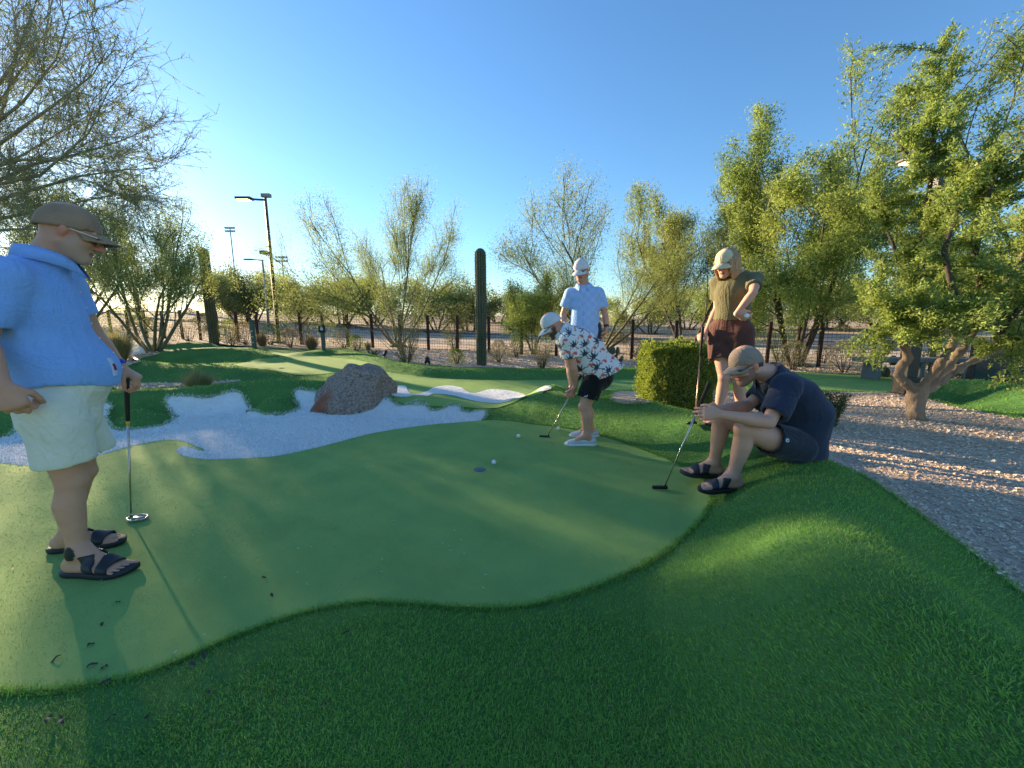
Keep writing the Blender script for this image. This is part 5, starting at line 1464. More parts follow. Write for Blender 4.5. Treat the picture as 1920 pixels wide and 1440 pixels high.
# --- the near mesquite with pale twisted trunk: hand placed limbs, then grown twigs
def near_mesquite():
    b = on_ground(1718, 796, 4.28); o = np.array(b); rng = np.random.default_rng(77)
    e = empty('mesquite_tree', b, label='mesquite with pale twisted trunk growing from the gravel on the right', cat='tree')
    Yb = b.y
    A = lambda u, v, dy=0: vec(at(u, v, Yb + dy)) - o
    limbs = [([A(1719, 797), A(1716, 775), A(1718, 745), A(1722, 730)], [.098, .080, .078, .074]),
             ([A(1720, 735), A(1700, 718, .02), A(1684, 703, .05), A(1690, 688, .05), A(1702, 672, .03), A(1699, 655, .03), A(1690, 645, .0)], [.060, .048, .045, .041, .039, .037, .036]),
             ([A(1724, 732), A(1742, 708, -.09), A(1764, 680, -.16), A(1782, 650, -.22), A(1800, 620, -.28), A(1830, 560, -.3)], [.055, .043, .038, .035, .032, .028]),
             ([A(1726, 735), A(1752, 712, .02), A(1780, 684, .03), A(1808, 650, .05), A(1838, 600, .1), A(1850, 500, .2)], [.055, .044, .040, .036, .032, .026]),
             ([A(1728, 738), A(1760, 716, .14), A(1790, 694, .20), A(1822, 678, .24), A(1860, 660, .24), A(1900, 640, .2), A(1960, 600, .2)], [.056, .046, .042, .038, .034, .030, .026])]
    pr_ = [RC(p0, p1, r0, r1, .016) for pts, rad in limbs for p0, p1, r0, r1 in zip(pts[:-1], pts[1:], rad[:-1], rad[1:])]
    pr_ += [RC(A(1719, 797), A(1719, 797) + np.array([.13 * math.cos(a), .13 * math.sin(a), -.05]), .07, .03, .05) for a in (0.3, 1.7, 2.9, 4.2, 5.4)]
    bark = lambda X, Y, Z: .006 * np.sin(X * 60 + 8 * np.sin(Z * 9)) * np.sin(Y * 55 + Z * 12) + .008 * np.sin(Z * 21 + X * 17 + 2 * np.sin(Y * 11))
    sculpt('trunk', pr_, .013, M_PALEBARK, e, (0, 0, 0), post=bark, sm=1)
    limbs2 = [([A(1690, 645), A(1680, 620, -.1), A(1660, 580, -.15), A(1640, 540, -.2)], [.034, .026, .02, .012]), ([A(1694, 648), A(1712, 620, .1), A(1728, 560, .15), A(1735, 450, .2), A(1745, 330, .2), A(1755, 200, .2), A(1765, 90, .2)], [.036, .034, .032, .028, .022, .014, .008]),
              ([A(1812, 625, -.2), A(1790, 560, -.35), A(1770, 470, -.4), A(1800, 380, -.4)], [.034, .03, .024, .012]), ([A(1835, 600, .15), A(1880, 540, .3), A(1930, 460, .4), A(1960, 330, .4)], [.036, .03, .022, .012]),
              ([A(1728, 560, .15), A(1690, 500, .4), A(1660, 420, .5), A(1650, 360, .5)], [.026, .02, .015, .008]), ([A(1860, 655, .2), A(1890, 600, -.4), A(1930, 560, -.6), A(1990, 500, -.7)], [.032, .026, .02, .012]),
              ([A(1840, 560, -.25), A(1830, 470, -.3), A(1850, 380, -.3), A(1880, 280, -.2)], [.028, .022, .016, .01]), ([A(1735, 450, .2), A(1790, 400, .0), A(1850, 350, -.2), A(1890, 330, -.3)], [.026, .02, .014, .008]),
              ([A(1680, 620, -.1), A(1700, 590, -.4), A(1740, 580, -.6), A(1800, 575, -.6)], [.026, .02, .014, .008]), ([A(1745, 330, .2), A(1700, 290, .3), A(1670, 250, .4)], [.018, .012, .006]), ([A(1790, 560, -.35), A(1860, 600, -.5), A(1905, 640, -.5)], [.02, .014, .007])]
    S0, S1, R0, R1, tips, tdir = [], [], [], [], [], []
    m = MB()
    for pts, rad in limbs2:
        m.tube([Vector(p) for p in pts], rad, n=7)
        for i in range(len(pts) - 1):
            a, c = pts[i], pts[i + 1]; L = np.linalg.norm(c - a)
            for k in range(int(3 + L * 9)):
                t = rng.uniform(0, 1); p = a + (c - a) * t; d = unit(unit(c - a) * .6 + rng.normal(size=3) * .8 + np.array([0, 0, .15]))
                ln = rng.uniform(.18, .50) * (1 if i else .7); q0 = p
                for j in range(4):
                    d = unit(d + rng.normal(size=3) * .22 + np.array([0, 0, .05])); q1 = q0 + d * ln / 4
                    S0.append(q0); S1.append(q1); R0.append(.007 - .0012 * j); R1.append(.006 - .0012 * j)
                    tips.append((q0, q1)); tdir.append(d)
                    if j > 0:
                        for _ in range(2):
                            d2 = unit(d + rng.normal(size=3) * .7); q2 = q1 + d2 * ln * rng.uniform(.25, .5)
                            S0.append(q1); S1.append(q2); R0.append(.0035); R1.append(.002); tips.append((q1, q2)); tdir.append(d2)
                    q0 = q1
    v, f = prisms(S0, S1, R0, R1, 3)
    m.add(v, f); m.build('branches', M_BARK, e)
    tp = np.array([t[0] for t in tips]); tq = np.array([t[1] for t in tips]); td = np.array(tdir); n = 105000
    k = rng.integers(0, len(tp), n); t = rng.uniform(.1, 1.1, n)[:, None]
    P = tp[k] + (tq[k] - tp[k]) * t + rng.normal(size=(n, 3)) * .025
    v, f = leaves(P, td[k], .036, .014, rng, .9, .1, tri=True)
    link('crown', mesh_np('crown', v, f, False), M_MQ, e)
near_mesquite()
def left_palo_verde():
    Yb = 6.7; b = Vector((-10.6, 6.9, gz(-10.6, 6.9))); o = np.array(b); rng = np.random.default_rng(31)
    e = empty('palo_verde_tree', b, label='tall feathery palo verde in the upper left with the sun behind it', cat='tree')
    A = lambda u, v, dy=0: vec(at(u, v, Yb + dy)) - o
    m = MB(); root = np.array([0, 0, -.05]); f1 = A(-190, 560); f2 = A(-150, 470, .3); f3 = A(-210, 430, -.3)
    for pts, rad in (([root, f1 * .5 + np.array([.05, 0, 0]), f1], [.16, .13, .11]), ([f1, f2], [.10, .08]), ([f1, f3], [.10, .08])): m.tube([Vector(p) for p in pts], rad, n=10)
    m.build('trunk', M_GBARK, e)
    paths = [[(-60, 250), (40, 120), (90, 10), (115, -80)], [(-60, 280), (60, 190), (130, 110), (165, 20)], [(-80, 330), (40, 250), (130, 190), (200, 140), (232, 95)], [(-80, 350), (60, 290), (150, 240), (232, 195)],
             [(-80, 380), (70, 310), (180, 285), (250, 265), (292, 250)], [(-80, 400), (60, 360), (170, 330), (260, 318), (325, 316)], [(-80, 430), (60, 400), (160, 380), (240, 365), (275, 372)], [(-100, 150), (-20, 40), (30, -60)],
             [(-60, 300), (20, 210), (60, 90), (50, -20)], [(-70, 360), (90, 330), (190, 250), (240, 160)], [(-120, 120), (-90, 0), (-60, -120)], [(-220, 200), (-260, 60), (-250, -80)], [(-260, 330), (-360, 240), (-430, 150)], [(-90, 440), (40, 430), (130, 430), (200, 440)],  # limbs that stay left of the view are added for their shadow
             [(-70, 330), (50, 300), (140, 300), (215, 320), (255, 345)], [(-60, 290), (30, 170), (110, 60), (140, -50)]]
    S0, S1, R0, R1, tips, td = [], [], [], [], [], []
    def seg(a_, b_, r0, r1): S0.append(a_); S1.append(b_); R0.append(r0); R1.append(r1)
    def wig(p, d, L, n, r, lv):
        q = p
        for j in range(n):
            d = unit(d + rng.normal(size=3) * .13 + np.array([0, 0, .03])); q2 = q + d * L / n
            seg(q, q2, r * (1 - j / n * .6), r * (1 - (j + 1) / n * .6))
            if lv == 0:
                for _ in range(3): wig(q2 - d * L / n * rng.uniform(), unit(d + rng.normal(size=3) * .55), L * rng.uniform(.35, .65), 3, .0036, 1)
            elif lv == 1:
                tips.append((q, q2)); td.append(d)
                for _ in range(2):
                    d3 = unit(d + rng.normal(size=3) * .6); q3 = q2 + d3 * rng.uniform(.08, .2); seg(q2, q3, .0026, .0012); tips.append((q2, q3)); td.append(d3)
            q = q2
    lm = MB()
    for i, path in enumerate(paths):
        dy = rng.uniform(-1.3, 1.3); start = f2 if i % 2 else f3
        pts = [start] + [A(u - 32 * (k + 1) / len(path), v, dy * (k + 1) / len(path)) for k, (u, v) in enumerate(path)]
        n = len(pts); lm.tube([Vector(p) for p in pts], [max(.034 * (1 - k / (n - .7)), .005) for k in range(n)], n=6)
        for k in range(1, n - 1):
            a_, c_ = pts[k], pts[k + 1]; L = np.linalg.norm(c_ - a_)
            for _ in range(int(2 + L * 3)):
                t = rng.uniform(); wig(a_ + (c_ - a_) * t, unit(unit(c_ - a_) + rng.normal(size=3) * .45), rng.uniform(.5, 1.1), 4, .0065, 0)
    v, f = prisms(S0, S1, R0, R1, 3); lm.add(v, f); lm.build('branches', mat('brown_twig', (.34, .285, .19), rough=.8, var=(.26, .215, .14), scale=5), e)
    tp = np.array([t[0] for t in tips]); tq = np.array([t[1] for t in tips]); td_ = np.array(td); n = 60000
    k = rng.integers(0, len(tp), n); t = rng.uniform(0, 1.05, n)[:, None]
    v, f = leaves(tp[k] + (tq[k] - tp[k]) * t, td_[k], .045, .007, rng, .8)
    link('crown', mesh_np('crown', v, f, False), M_PV, e)
left_palo_verde()

# --- shrubs
def shrub_parts(e, r, h, n, ll, lw, lm, seed, shape='dome', stems=14, smat=None, dens=.35):
    rng = np.random.default_rng(seed)
    w = rng.uniform(0, 2 * math.pi, n); cz = rng.uniform(0, 1, n) ** .8; rr = np.sqrt(np.maximum(0, 1 - (cz * .98) ** 2)) * rng.uniform(dens, 1.05, n) ** .6
    if shape == 'vase': rr = (.25 + .75 * cz) * rng.uniform(.2, 1.05, n) ** .6
    lump = 1 + .18 * np.sin(w * 3 + seed) * np.cos(cz * 5) + .10 * np.sin(w * 7 + cz * 9)
    P = np.stack([np.cos(w) * rr * r * lump, np.sin(w) * rr * r * lump, cz * h * (.9 + .1 * lump) + .02], 1)
    D = P / np.array([r, r, h]); D[:, 2] += .3
    v, f = leaves(P, D, ll, lw, rng, .8)
    link('foliage', mesh_np('foliage', v, f, False), lm, e)
    if stems:
        S0, S1, R0, R1 = [], [], [], []
        for _ in range(stems):
            a = rng.uniform(0, 6.28); q = np.array([math.cos(a) * r * .1, math.sin(a) * r * .1, 0]); d = unit((math.cos(a) * .6 * r / h, math.sin(a) * .6 * r / h, 1))
            for j in range(4):
                d = unit(d + rng.normal(size=3) * .18); q2 = q + d * h * .24; S0.append(q); S1.append(q2); R0.append(.010 - .002 * j); R1.append(.008 - .002 * j); q = q2
        v, f = prisms(S0, S1, R0, R1, 4)
        link('stems', mesh_np('stems', v, f), smat or M_BARK, e)
def shrub(label, u, v, Y, wpx, hpx, lm, seed, n=1600, ll=.06, lw=.018, shape='dome', name='desert_shrub', cat='shrub', group='shrubs along the fence', stems=14, smat=None, z=None):
    p = on_ground(u, v, Y); k = Y / FPX
    e = empty(name, p, label=label, cat=cat, group=group)
    shrub_parts(e, wpx * k / 2, hpx * k, n, ll, lw, lm, seed, shape, stems, smat)
    return e
shrub('tall creosote bush with pale bare stems beside the path left of the tall cactus', 762, 668, 10.6, 105, 135, M_PVD, 1, n=5200, ll=.040, lw=.016, shape='vase', stems=26, smat=M_PALEBARK)
shrub('creosote bush behind the wire fence left of the tall cactus', 850, 640, 14.6, 85, 85, M_PVD, 2, n=2600, ll=.055, lw=.02, shape='vase', stems=18)
shrub('olive green bush beside the lamp post, tallest at the fence', 575, 640, 15.6, 110, 105, M_PVD, 3, n=4200, ll=.06, lw=.022, shape='dome', stems=20)
shrub('round dark shrub at the foot of the tall lamp post', 508, 642, 15.2, 44, 38, M_MQD, 4, n=1500, ll=.05, lw=.02)
shrub('bright green clipped shrub beside the thick cactus on the left', 430, 628, 16.5, 44, 40, M_LIME, 5, n=1500, ll=.05, lw=.02)
shrub('grey green shrub in front of the bright clipped shrub', 436, 645, 14.6, 34, 32, M_SAGE, 6, n=1100, ll=.05, lw=.016)
shrub('pale straw shrub left of the green marker post', 461, 643, 15.0, 40, 42, M_DRY, 7, n=1200, ll=.06, lw=.014)
shrub('straw coloured clump right of the tall lamp post', 545, 648, 14.2, 40, 34, M_DRY, 8, n=1200, ll=.07, lw=.012)
shrub('low sage shrub between fence and back mound left of the big bush', 645, 643, 14.4, 44, 36, M_SAGE, 9, n=1300, ll=.05, lw=.016)
shrub('small yellow green plant on the gravel behind the back mound', 668, 654, 12.2, 36, 30, M_LIME, 10, n=900, ll=.06, lw=.012)
shrub('low yellow plant left of the tall cactus base', 856, 674, 10.4, 34, 26, M_LIME, 11, n=900, ll=.05, lw=.012)
shrub('sage shrub just right of the tall cactus base', 935, 670, 10.9, 44, 40, M_SAGE, 12, n=1400, ll=.045, lw=.014)
shrub('thin yellow shrub behind the sage shrub by the tall cactus', 968, 655, 12.4, 30, 34, M_LIME, 13, n=700, ll=.05, lw=.012)
shrub('pale spiky shrub left of the bent over man', 1017, 683, 9.7, 52, 48, M_SAGE, 14, n=1500, ll=.06, lw=.010, shape='vase')
shrub('dry shrub behind the fence right of the standing man', 1190, 660, 13.2, 40, 34, M_DRY, 15, n=900, ll=.05, lw=.012)
shrub('dark round shrub left of the clipped hedge', 1213, 672, 11.8, 42, 38, M_MQD, 16, n=1400, ll=.05, lw=.018)
shrub('grey brush by the fence right of the woman', 1486, 688, 10.3, 60, 52, M_SAGE, 17, n=1800, ll=.05, lw=.012)
shrub('dry grey bush by the fence near the bench', 1582, 698, 9.8, 72, 58, M_SAGE, 18, n=2200, ll=.05, lw=.012)
shrub('pale shrub behind the fence between two fence posts on the right', 1545, 672, 12.4, 44, 34, M_DRY, 19, n=900, ll=.05, lw=.012)
shrub('dark green shrub behind the bench', 1762, 705, 8.8, 85, 58, M_MQD, 20, n=2200, ll=.045, lw=.016)
shrub('young green tree with thin stems behind the fence right of the woman', 1462, 680, 12.6, 110, 120, M_MQ, 21, n=4200, ll=.05, lw=.016, shape='vase', stems=18, name='young_tree', cat='tree')
shrub('small juniper shrub behind the back of the seated man', 1558, 808, 3.95, 46, 62, M_MQD, 22, n=2600, ll=.030, lw=.006, shape='vase', group='low shrubs in the gravel bed')
shrub('pale creosote clump at the left end of the fence', 355, 640, 16.0, 70, 40, M_SAGE, 23, n=1400, ll=.06, lw=.018)
shrub('scrub clump behind the young palo verde on the left', 240, 630, 15.5, 90, 60, M_PVD, 24, n=2200, ll=.06, lw=.02)

def grass_clump(label, u, v, Y, wpx, hpx, lm, seed, n=1500, name='ornamental_grass'):
    p = on_ground(u, v, Y); rng = np.random.default_rng(seed); k = Y / FPX; r, h = wpx * k / 2, hpx * k
    e = empty(name, p, label=label, cat='grass clump', group='ornamental grass clumps')
    a = rng.uniform(0, 6.28, n); t = rng.uniform(0, 1, n) ** .75; L = rng.uniform(.45, 1.15, n)
    b0 = np.stack([np.cos(a) * t * r * .22, np.sin(a) * t * r * .22, 0 * a], 1)
    dirv = np.stack([np.cos(a), np.sin(a), 0 * a], 1); wv = np.stack([-np.sin(a), np.cos(a), 0 * a], 1) * .0022 * (Y / 6)
    P1 = b0 + dirv * (t * r * .45)[:, None] + np.array([0, 0, 1]) * (h * .62 * L)[:, None]; P2 = b0 + dirv * (t * r * 1.05)[:, None] + np.array([0, 0, 1]) * (h * L * (1.05 - .30 * t))[:, None]
    V = np.stack([b0 - wv, b0 + wv, P1 + wv * .8, P1 - wv * .8, P2], 1).reshape(-1, 3); i = np.arange(n)[:, None] * 5
    link('blades', mesh_np('blades', V, [i + np.array([[0, 1, 2, 3]]), i + np.array([[3, 2, 4]])], False), lm, e)
    h2 = MB(); h2.lathe([(.001, .05 * h), (r * .2, .03 * h), (r * .24, 0)], n=12); h2.build('crown_base', M_BARK, e)
    return e
M_GRASSY = leafmat('grass_blade', (.34, .32, .14), (.26, .25, .10), .5, (.42, .37, .18))
grass_clump('round tuft of ornamental grass behind the white bunker', 372, 724, 6.2, 72, 50, M_GRASSY, 1, 2200)
grass_clump('large soft ornamental grass behind the arm of the man in blue', 222, 668, 9.6, 78, 62, M_GRASSY, 2, 2000)
grass_clump('golden fountain grass right of the green marker post', 492, 645, 14.6, 38, 26, M_DRY, 3, 600)
grass_clump('golden fountain grass left of the hole sign', 585, 651, 13.6, 44, 30, M_DRY, 4, 700)
grass_clump('small fountain grass under the fence right of the hole sign', 690, 650, 13.6, 24, 20, M_GRASSY, 5, 300)

def hedge():
    p0, p1 = on_ground(1216, 756, 4.72), on_ground(1337, 756, 4.72)
    rng = np.random.default_rng(9); w = (p1 - p0).length; h = .86; d = .62; g = min(p0.z, p1.z) - .05
    e = empty('clipped_hedge', ((p0.x + p1.x) / 2, 4.95, g), label='boxy clipped yellow green hedge behind the woman', cat='hedge')
    n = 30000; P = rng.uniform(-1, 1, (n, 3)); ax = rng.integers(0, 3, n); sg = np.where(rng.uniform(size=n) < .5, -1, 1)
    P[np.arange(n), ax] = sg * rng.uniform(.86, 1.0, n)
    low = (ax == 2) & (sg < 0); P[low, 2] *= -1
    q = np.linalg.norm(P ** 4, axis=1, keepdims=True) ** .25 
    P = P / np.maximum(1, np.abs(P ** 4).sum(1, keepdims=True) ** (1 / 4))
    N = P.copy(); nz = .03 * np.sin(P[:, 0] * 7 + 1) + .03 * np.sin(P[:, 2] * 9 + P[:, 1] * 6)
    stray = 1 + np.where(rng.uniform(size=n) < .10, rng.uniform(0, .16, n), 0); P = P * (1 + 1.6 * nz[:, None]) * stray[:, None] * np.array([w / 2, d / 2, h / 2]) + np.array([0, 0, h / 2 + .04])
    v, f = leaves(P, N * .7 + np.array([0, 0, .4]), .034, .013, rng, .8)
    link('foliage', mesh_np('foliage', v, f, False), M_LIME, e)
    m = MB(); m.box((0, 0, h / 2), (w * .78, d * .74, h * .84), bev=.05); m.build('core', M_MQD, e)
hedge()

# --- cacti
M_CACTUS = mat('saguaro_skin', (.060, .080, .040), rough=.7, var=(.040, .055, .030), scale=14, var2=(.095, .100, .055), scale2=2.0, bump=.3, bscale=90, bdist=.006)
M_SPINE = mat('cactus_spine', (.35, .30, .20), rough=.7)
def saguaro(label, u, v, Y, H_, R_, seed):
    p = on_ground(u, v, Y); e = empty('saguaro_cactus', p, label=label, cat='cactus', group='saguaro cacti')
    rng = np.random.default_rng(seed); ribs = 13; n = ribs * 8; V = []; zs = np.concatenate([np.linspace(-.05, H_ - R_, 34), H_ - R_ + R_ * np.sin(np.linspace(.12, 1.5, 9))])
    S0, S1 = [], []
    for z in zs:
        t = z / H_; r = R_ * (.86 + .14 * math.sin(t * 2.6) + .02 * math.sin(z * 5 + seed))
        if z > H_ - R_: r *= math.sqrt(max(.003, 1 - ((z - H_ + R_) / R_) ** 2))
        for k in range(n):
            w = 2 * math.pi * k / n; q = abs(math.sin(w * ribs / 2)); rr = r * (.72 + .28 * q ** .7)
            V.append((rr * math.cos(w), rr * math.sin(w), z))
    m = len(zs); F = [(i*n+k, i*n+(k+1) % n, (i+1)*n+(k+1) % n, (i+1)*n+k) for i in range(m-1) for k in range(n)]
    V.append((0, 0, H_ + .001)); F2 = [((m-1)*n+k, (m-1)*n+(k+1) % n, len(V)-1) for k in range(n)]
    link('stem', mesh_np('stem', V, [np.array(F), np.array(F2)]), M_CACTUS, e)
    for z in np.arange(.1, H_ - R_ * .3, .07):
        r = R_ * (.86 + .14 * math.sin(z / H_ * 2.6)) * (1 if z < H_ - R_ else math.sqrt(1 - ((z - H_ + R_) / R_) ** 2))
        for k in range(ribs):
            w = 2 * math.pi * (k + .5) / ribs; b = np.array([r * math.cos(w), r * math.sin(w), z])
            for _ in range(2):
                d = unit(np.array([math.cos(w), math.sin(w), 0]) + rng.normal(size=3) * .6); S0.append(b); S1.append(b + d * .035)
    vv, ff = prisms(S0, S1, np.full(len(S0), .0035), np.full(len(S0), .0012), 3)
    o = link('spines', mesh_np('spines', vv, ff), M_SPINE, e); o['kind'] = 'stuff'
saguaro('tall single saguaro cactus standing on the gravel in the middle', 903, 678, 10.2, 3.0, .150, 1)
saguaro('thick saguaro cactus at the left of the fence beside the bright shrub', 402, 643, 15.0, 3.6, .18, 2)
M_PEAR = mat('prickly_pear_pad', (.115, .130, .075), rough=.6, var=(.085, .10, .055), scale=9, bump=.2, bscale=60)
def prickly_pear(label, u, v, Y, seed):
    p = on_ground(u, v, Y); rng = np.random.default_rng(seed); e = empty('prickly_pear', p, label=label, cat='cactus', group='prickly pears')
    for k in range(9):
        a = rng.uniform(0, 6.28); rr = rng.uniform(.02, .22); z = rng.uniform(.08, .16) if k < 5 else rng.uniform(.28, .40)
        bm = bmesh.new(); bmesh.ops.create_uvsphere(bm, u_segments=14, v_segments=9, radius=1)
        Mx = Matrix.Rotation(rng.uniform(0, 6.28), 3, 'Z') @ Matrix.Rotation(rng.uniform(-.5, .5), 3, 'X')
        for w in bm.verts: w.co = Mx @ Vector((w.co.x * .085, w.co.y * .018, w.co.z * .125 * (1 + .1 * w.co.z)))
        m = MB(); m.bm(bm, c=Vector((math.cos(a) * rr, math.sin(a) * rr, z))); m.build('pad', M_PEAR, e)
prickly_pear('prickly pear cactus by the fence right of the standing man', 1150, 676, 11.2, 3)
prickly_pear('prickly pear cactus under the bench', 1680, 704, 8.9, 4)

# --- trees and scrub far beyond the road
far_specs = [(448, 585, 38, 5.2, 4.6, 1), (476, 588, 46, 6.0, 4.5, 0), (60, 590, 34, 6.0, 5.0, 1), (560, 590, 42, 4.4, 4.8, 0), (640, 590, 40, 5.0, 5.2, 0), (700, 590, 44, 5.2, 5.0, 0), (820, 592, 38, 4.8, 4.6, 0),
             (880, 592, 40, 5.0, 5.0, 1), (935, 594, 60, 4.4, 6.0, 1), (1010, 594, 55, 4.0, 5.5, 0), (1090, 596, 60, 4.5, 6, 0), (1220, 598, 42, 4.2, 4.4, 0), (1290, 600, 48, 5.2, 4.8, 0), (1370, 602, 34, 4.6, 4.2, 0), (1560, 606, 40, 5.4, 5.2, 1), (1650, 606, 36, 5.2, 5.0, 0), (1760, 606, 40, 6.0, 6.0, 1), (1860, 606, 38, 6.5, 6.0, 0)]
FAR_LAB = ['far dark tree right of the thick left cactus', 'far tree left of the tall lamp post', 'far tree at the left edge behind the man in blue', 'far low tree just right of the tall lamp post', 'far tree behind the olive bush by the lamp post', 'far tree behind the left side of the open palo verde',
 'far tree behind the right side of the open palo verde', 'far dark tree just left of the tall cactus', 'farthest low dark tree right of the tall cactus', 'far tree behind the low pale green tree', 'far tree hidden behind the standing man', 'far tree right of the standing man', 'far tree behind the loose dark stemmed tree', 'far tree behind the woman',
 'far dark tree behind the large lime tree', 'far tree left of the near mesquite', 'far dark tree behind the near mesquite', 'far tree at the right edge behind the glass panel']
protos = {}
for i, (u, v, Y, h, r, k) in enumerate(far_specs):
    p = on_ground(u, v, Y)
    lab = FAR_LAB[i]
    if k not in protos:
        protos[k] = plant_tree('desert_tree', lab, p, 5.0, 4.8, MESQ[:3], 4, .12, 300 + k, (M_PV, M_PVD)[k], M_BARK, 14000, .20, .085, lean=.5, jit=.40, group='far desert trees beyond the road')
        o = protos[k]
    else:
        o = copy_tree(protos[k]); o['label'] = lab
    o.location = p; o.rotation_euler = (0, 0, i * 1.7); s = h / 5.0; o.scale = (r / 4.8, r / 4.8, s)
rngb = np.random.default_rng(55); pr = None
for i in range(46):
    Y = rngb.uniform(17, 75); X = rngb.uniform(-1.25, 1.25) * Y
    if abs(Y - (30.5 - .42 * X)) < 6 or Y < 17.5 - .26 * X: continue
    p = Vector((X, Y, gz(X, Y)))
    if pr is None:
        pr = empty('desert_scrub', p, label='low dry scrub bush on the open desert beyond the fence', cat='shrub', group='scrub bushes on the open desert')
        shrub_parts(pr, .8, .75, 900, .13, .05, M_SAGE, 88, 'dome', 10); o = pr
    else: o = copy_tree(pr)
    s = rngb.uniform(.6, 1.5); o.location = p; o.scale = (s, s, s * rngb.uniform(.7, 1.1)); o.rotation_euler = (0, 0, rngb.uniform(0, 6))
# ================================================================== fence, lamps, signs, stones and small things
M_RUST = mat('rusted_steel', (.050, .020, .013), rough=.8, var=(.030, .013, .009), scale=14, bump=.3, bscale=80, bdist=.004)
M_WIRE = mat('dark_wire', (.030, .022, .018), rough=.7)
M_GREY = mat('galvanised_steel', (.30, .31, .32), rough=.5, metal=.6, var=(.22, .23, .24), scale=9)
M_BRONZE = mat('bronze_paint', (.055, .040, .028), rough=.6, var=(.042, .031, .022), scale=4)
M_BLACK = mat('black_paint', (.010, .010, .011), rough=.5, var=(.016, .016, .017), scale=6)
M_GPOST = mat('green_paint', (.060, .105, .085), rough=.6, var=(.045, .085, .068), scale=10)

def fence():
    fx = lambda u: ((u - 960) / FPX)
    us = [150, 182, 215, 248, 281, 314, 347, 380, 414, 449.5, 487, 526, 567, 609, 654, 700, 751, 804, 858, 917, 978, 1043, 1112, 1184, 1266, 1350, 1439, 1537, 1636, 1750, 1880, 2030, 2200]
    P = []
    for u in us:
        k = fx(u); X = k * 13.4 / (1 + .26 * k); Y = 13.4 - .26 * X
        P.append(Vector((X, Y, gz(X, Y))))
    e = empty('wire_fence', (P[19].x, P[19].y, P[19].z), label='rusty steel post fence with fine wire mesh along the desert road', cat='fence')
    o = e.location
    pm = MB(); pm.box((0, 0, .60), (.085, .085, 1.36), bev=.006); pme = pm.me('post', False)
    for i, p in enumerate(P):
        q = link('post', pme, M_RUST, e); q.location = p - o; q.rotation_euler = (RNG.normal() * .012, RNG.normal() * .012, -.25)
    for a, b in zip(P[:-1], P[1:]):
        m = MB(); d = b - a; L = math.hypot(d.x, d.y); S0, S1 = [], []
        for z in np.arange(.06, 1.16, .10): S0.append(vec(a - o) + [0, 0, z]); S1.append(vec(b - o) + [0, 0, z])
        for t in np.arange(.05, L, .10) / L:
            c = vec(a - o) + vec(d) * t; S0.append(c + [0, 0, .05]); S1.append(c + [0, 0, 1.17])
        n = len(S0); v, f = prisms(S0, S1, np.full(n, .0042), np.full(n, .0042), 4); m.add(v, f)
        m.build('wire_mesh', M_WIRE, e)
fence()

def boulder():
    c = on_ground(655, 752, 5.25); rng = np.random.default_rng(4)
    bm = bmesh.new(); bmesh.ops.create_icosphere(bm, subdivisions=5, radius=1.0)
    pl = [(unit(n), d) for n, d in (((-.80, -.45, .55), .66), ((.85, -.35, .15), .84), ((-.15, -.85, .50), .74), ((.1, -.2, 1), .90), ((.55, -.75, .1), .90), ((-.95, -.1, .0), .92), ((-.45, -.2, .85), .88), ((.55, .1, .75), .92))]
    from mathutils import noise
    for v in bm.verts:
        n = np.array(v.co.normalized()); r = 1.0
        for a, d in pl:
            k = n @ a
            if k > .05: r = min(r, d / k) if d / k < r else r
        q = Vector(n)
        r *= 1 + .12 * noise.fractal(q * 1.9, 1.0, 2.0, 4) + .012 * noise.fractal(q * 11, 1.0, 2.0, 4)
        v.co = Vector((n[0] * r * .58, n[1] * r * .42, n[2] * r * .50))
        v.co.x += .16 * max(v.co.z, 0)
    m = MB(); m.bm(bm)
    mt = mat('granite', (.27, .19, .155), rough=.9, var=(.14, .095, .08), scale=13, detail=8, var2=(.40, .31, .25), scale2=34, bump=1.0, bscale=24, bdist=.04, spec=.3)
    T = NT(mt); b = T.n['Principled BSDF']; src = b.inputs['Base Color'].links[0].from_socket
    tc = T.new('ShaderNodeTexCoord'); sx = T.new('ShaderNodeMapping'); sx.inputs['Location'].default_value = (.40, .28, -.02); T.link(tc.outputs['Object'], sx.inputs[0])
    g = T.new('ShaderNodeTexGradient', gradient_type='SPHERICAL'); mp = T.new('ShaderNodeMapping'); mp.inputs['Scale'].default_value = (3.4, 3.4, 3.2); T.link(sx.outputs[0], mp.inputs[0]); T.link(mp.outputs[0], g.inputs[0])
    nz = T.new('ShaderNodeTexNoise'); nz.inputs['Scale'].default_value = 9; mu = T.new('ShaderNodeMath', operation='MULTIPLY'); T.link(g.outputs[0], mu.inputs[0]); T.link(nz.outputs[0], mu.inputs[1])
    mr = T.new('ShaderNodeMapRange'); mr.inputs[1].default_value = .08; mr.inputs[2].default_value = .25; T.link(mu.outputs[0], mr.inputs[0])
    mx = T.new('ShaderNodeMix', data_type='RGBA'); T.link(mr.outputs[0], mx.inputs[0]); T.link(src, mx.inputs[6]); mx.inputs[7].default_value = (.30, .11, .060, 1); T.link(mx.outputs[2], b.inputs['Base Color'])
    o = m.build('boulder', mt, loc=(c.x, c.y + .16, c.z + .10)); o.rotation_euler = (0, 0, .12)
    tag(o, 'large reddish brown granite boulder at the back of the white bunker', 'boulder')
boulder()

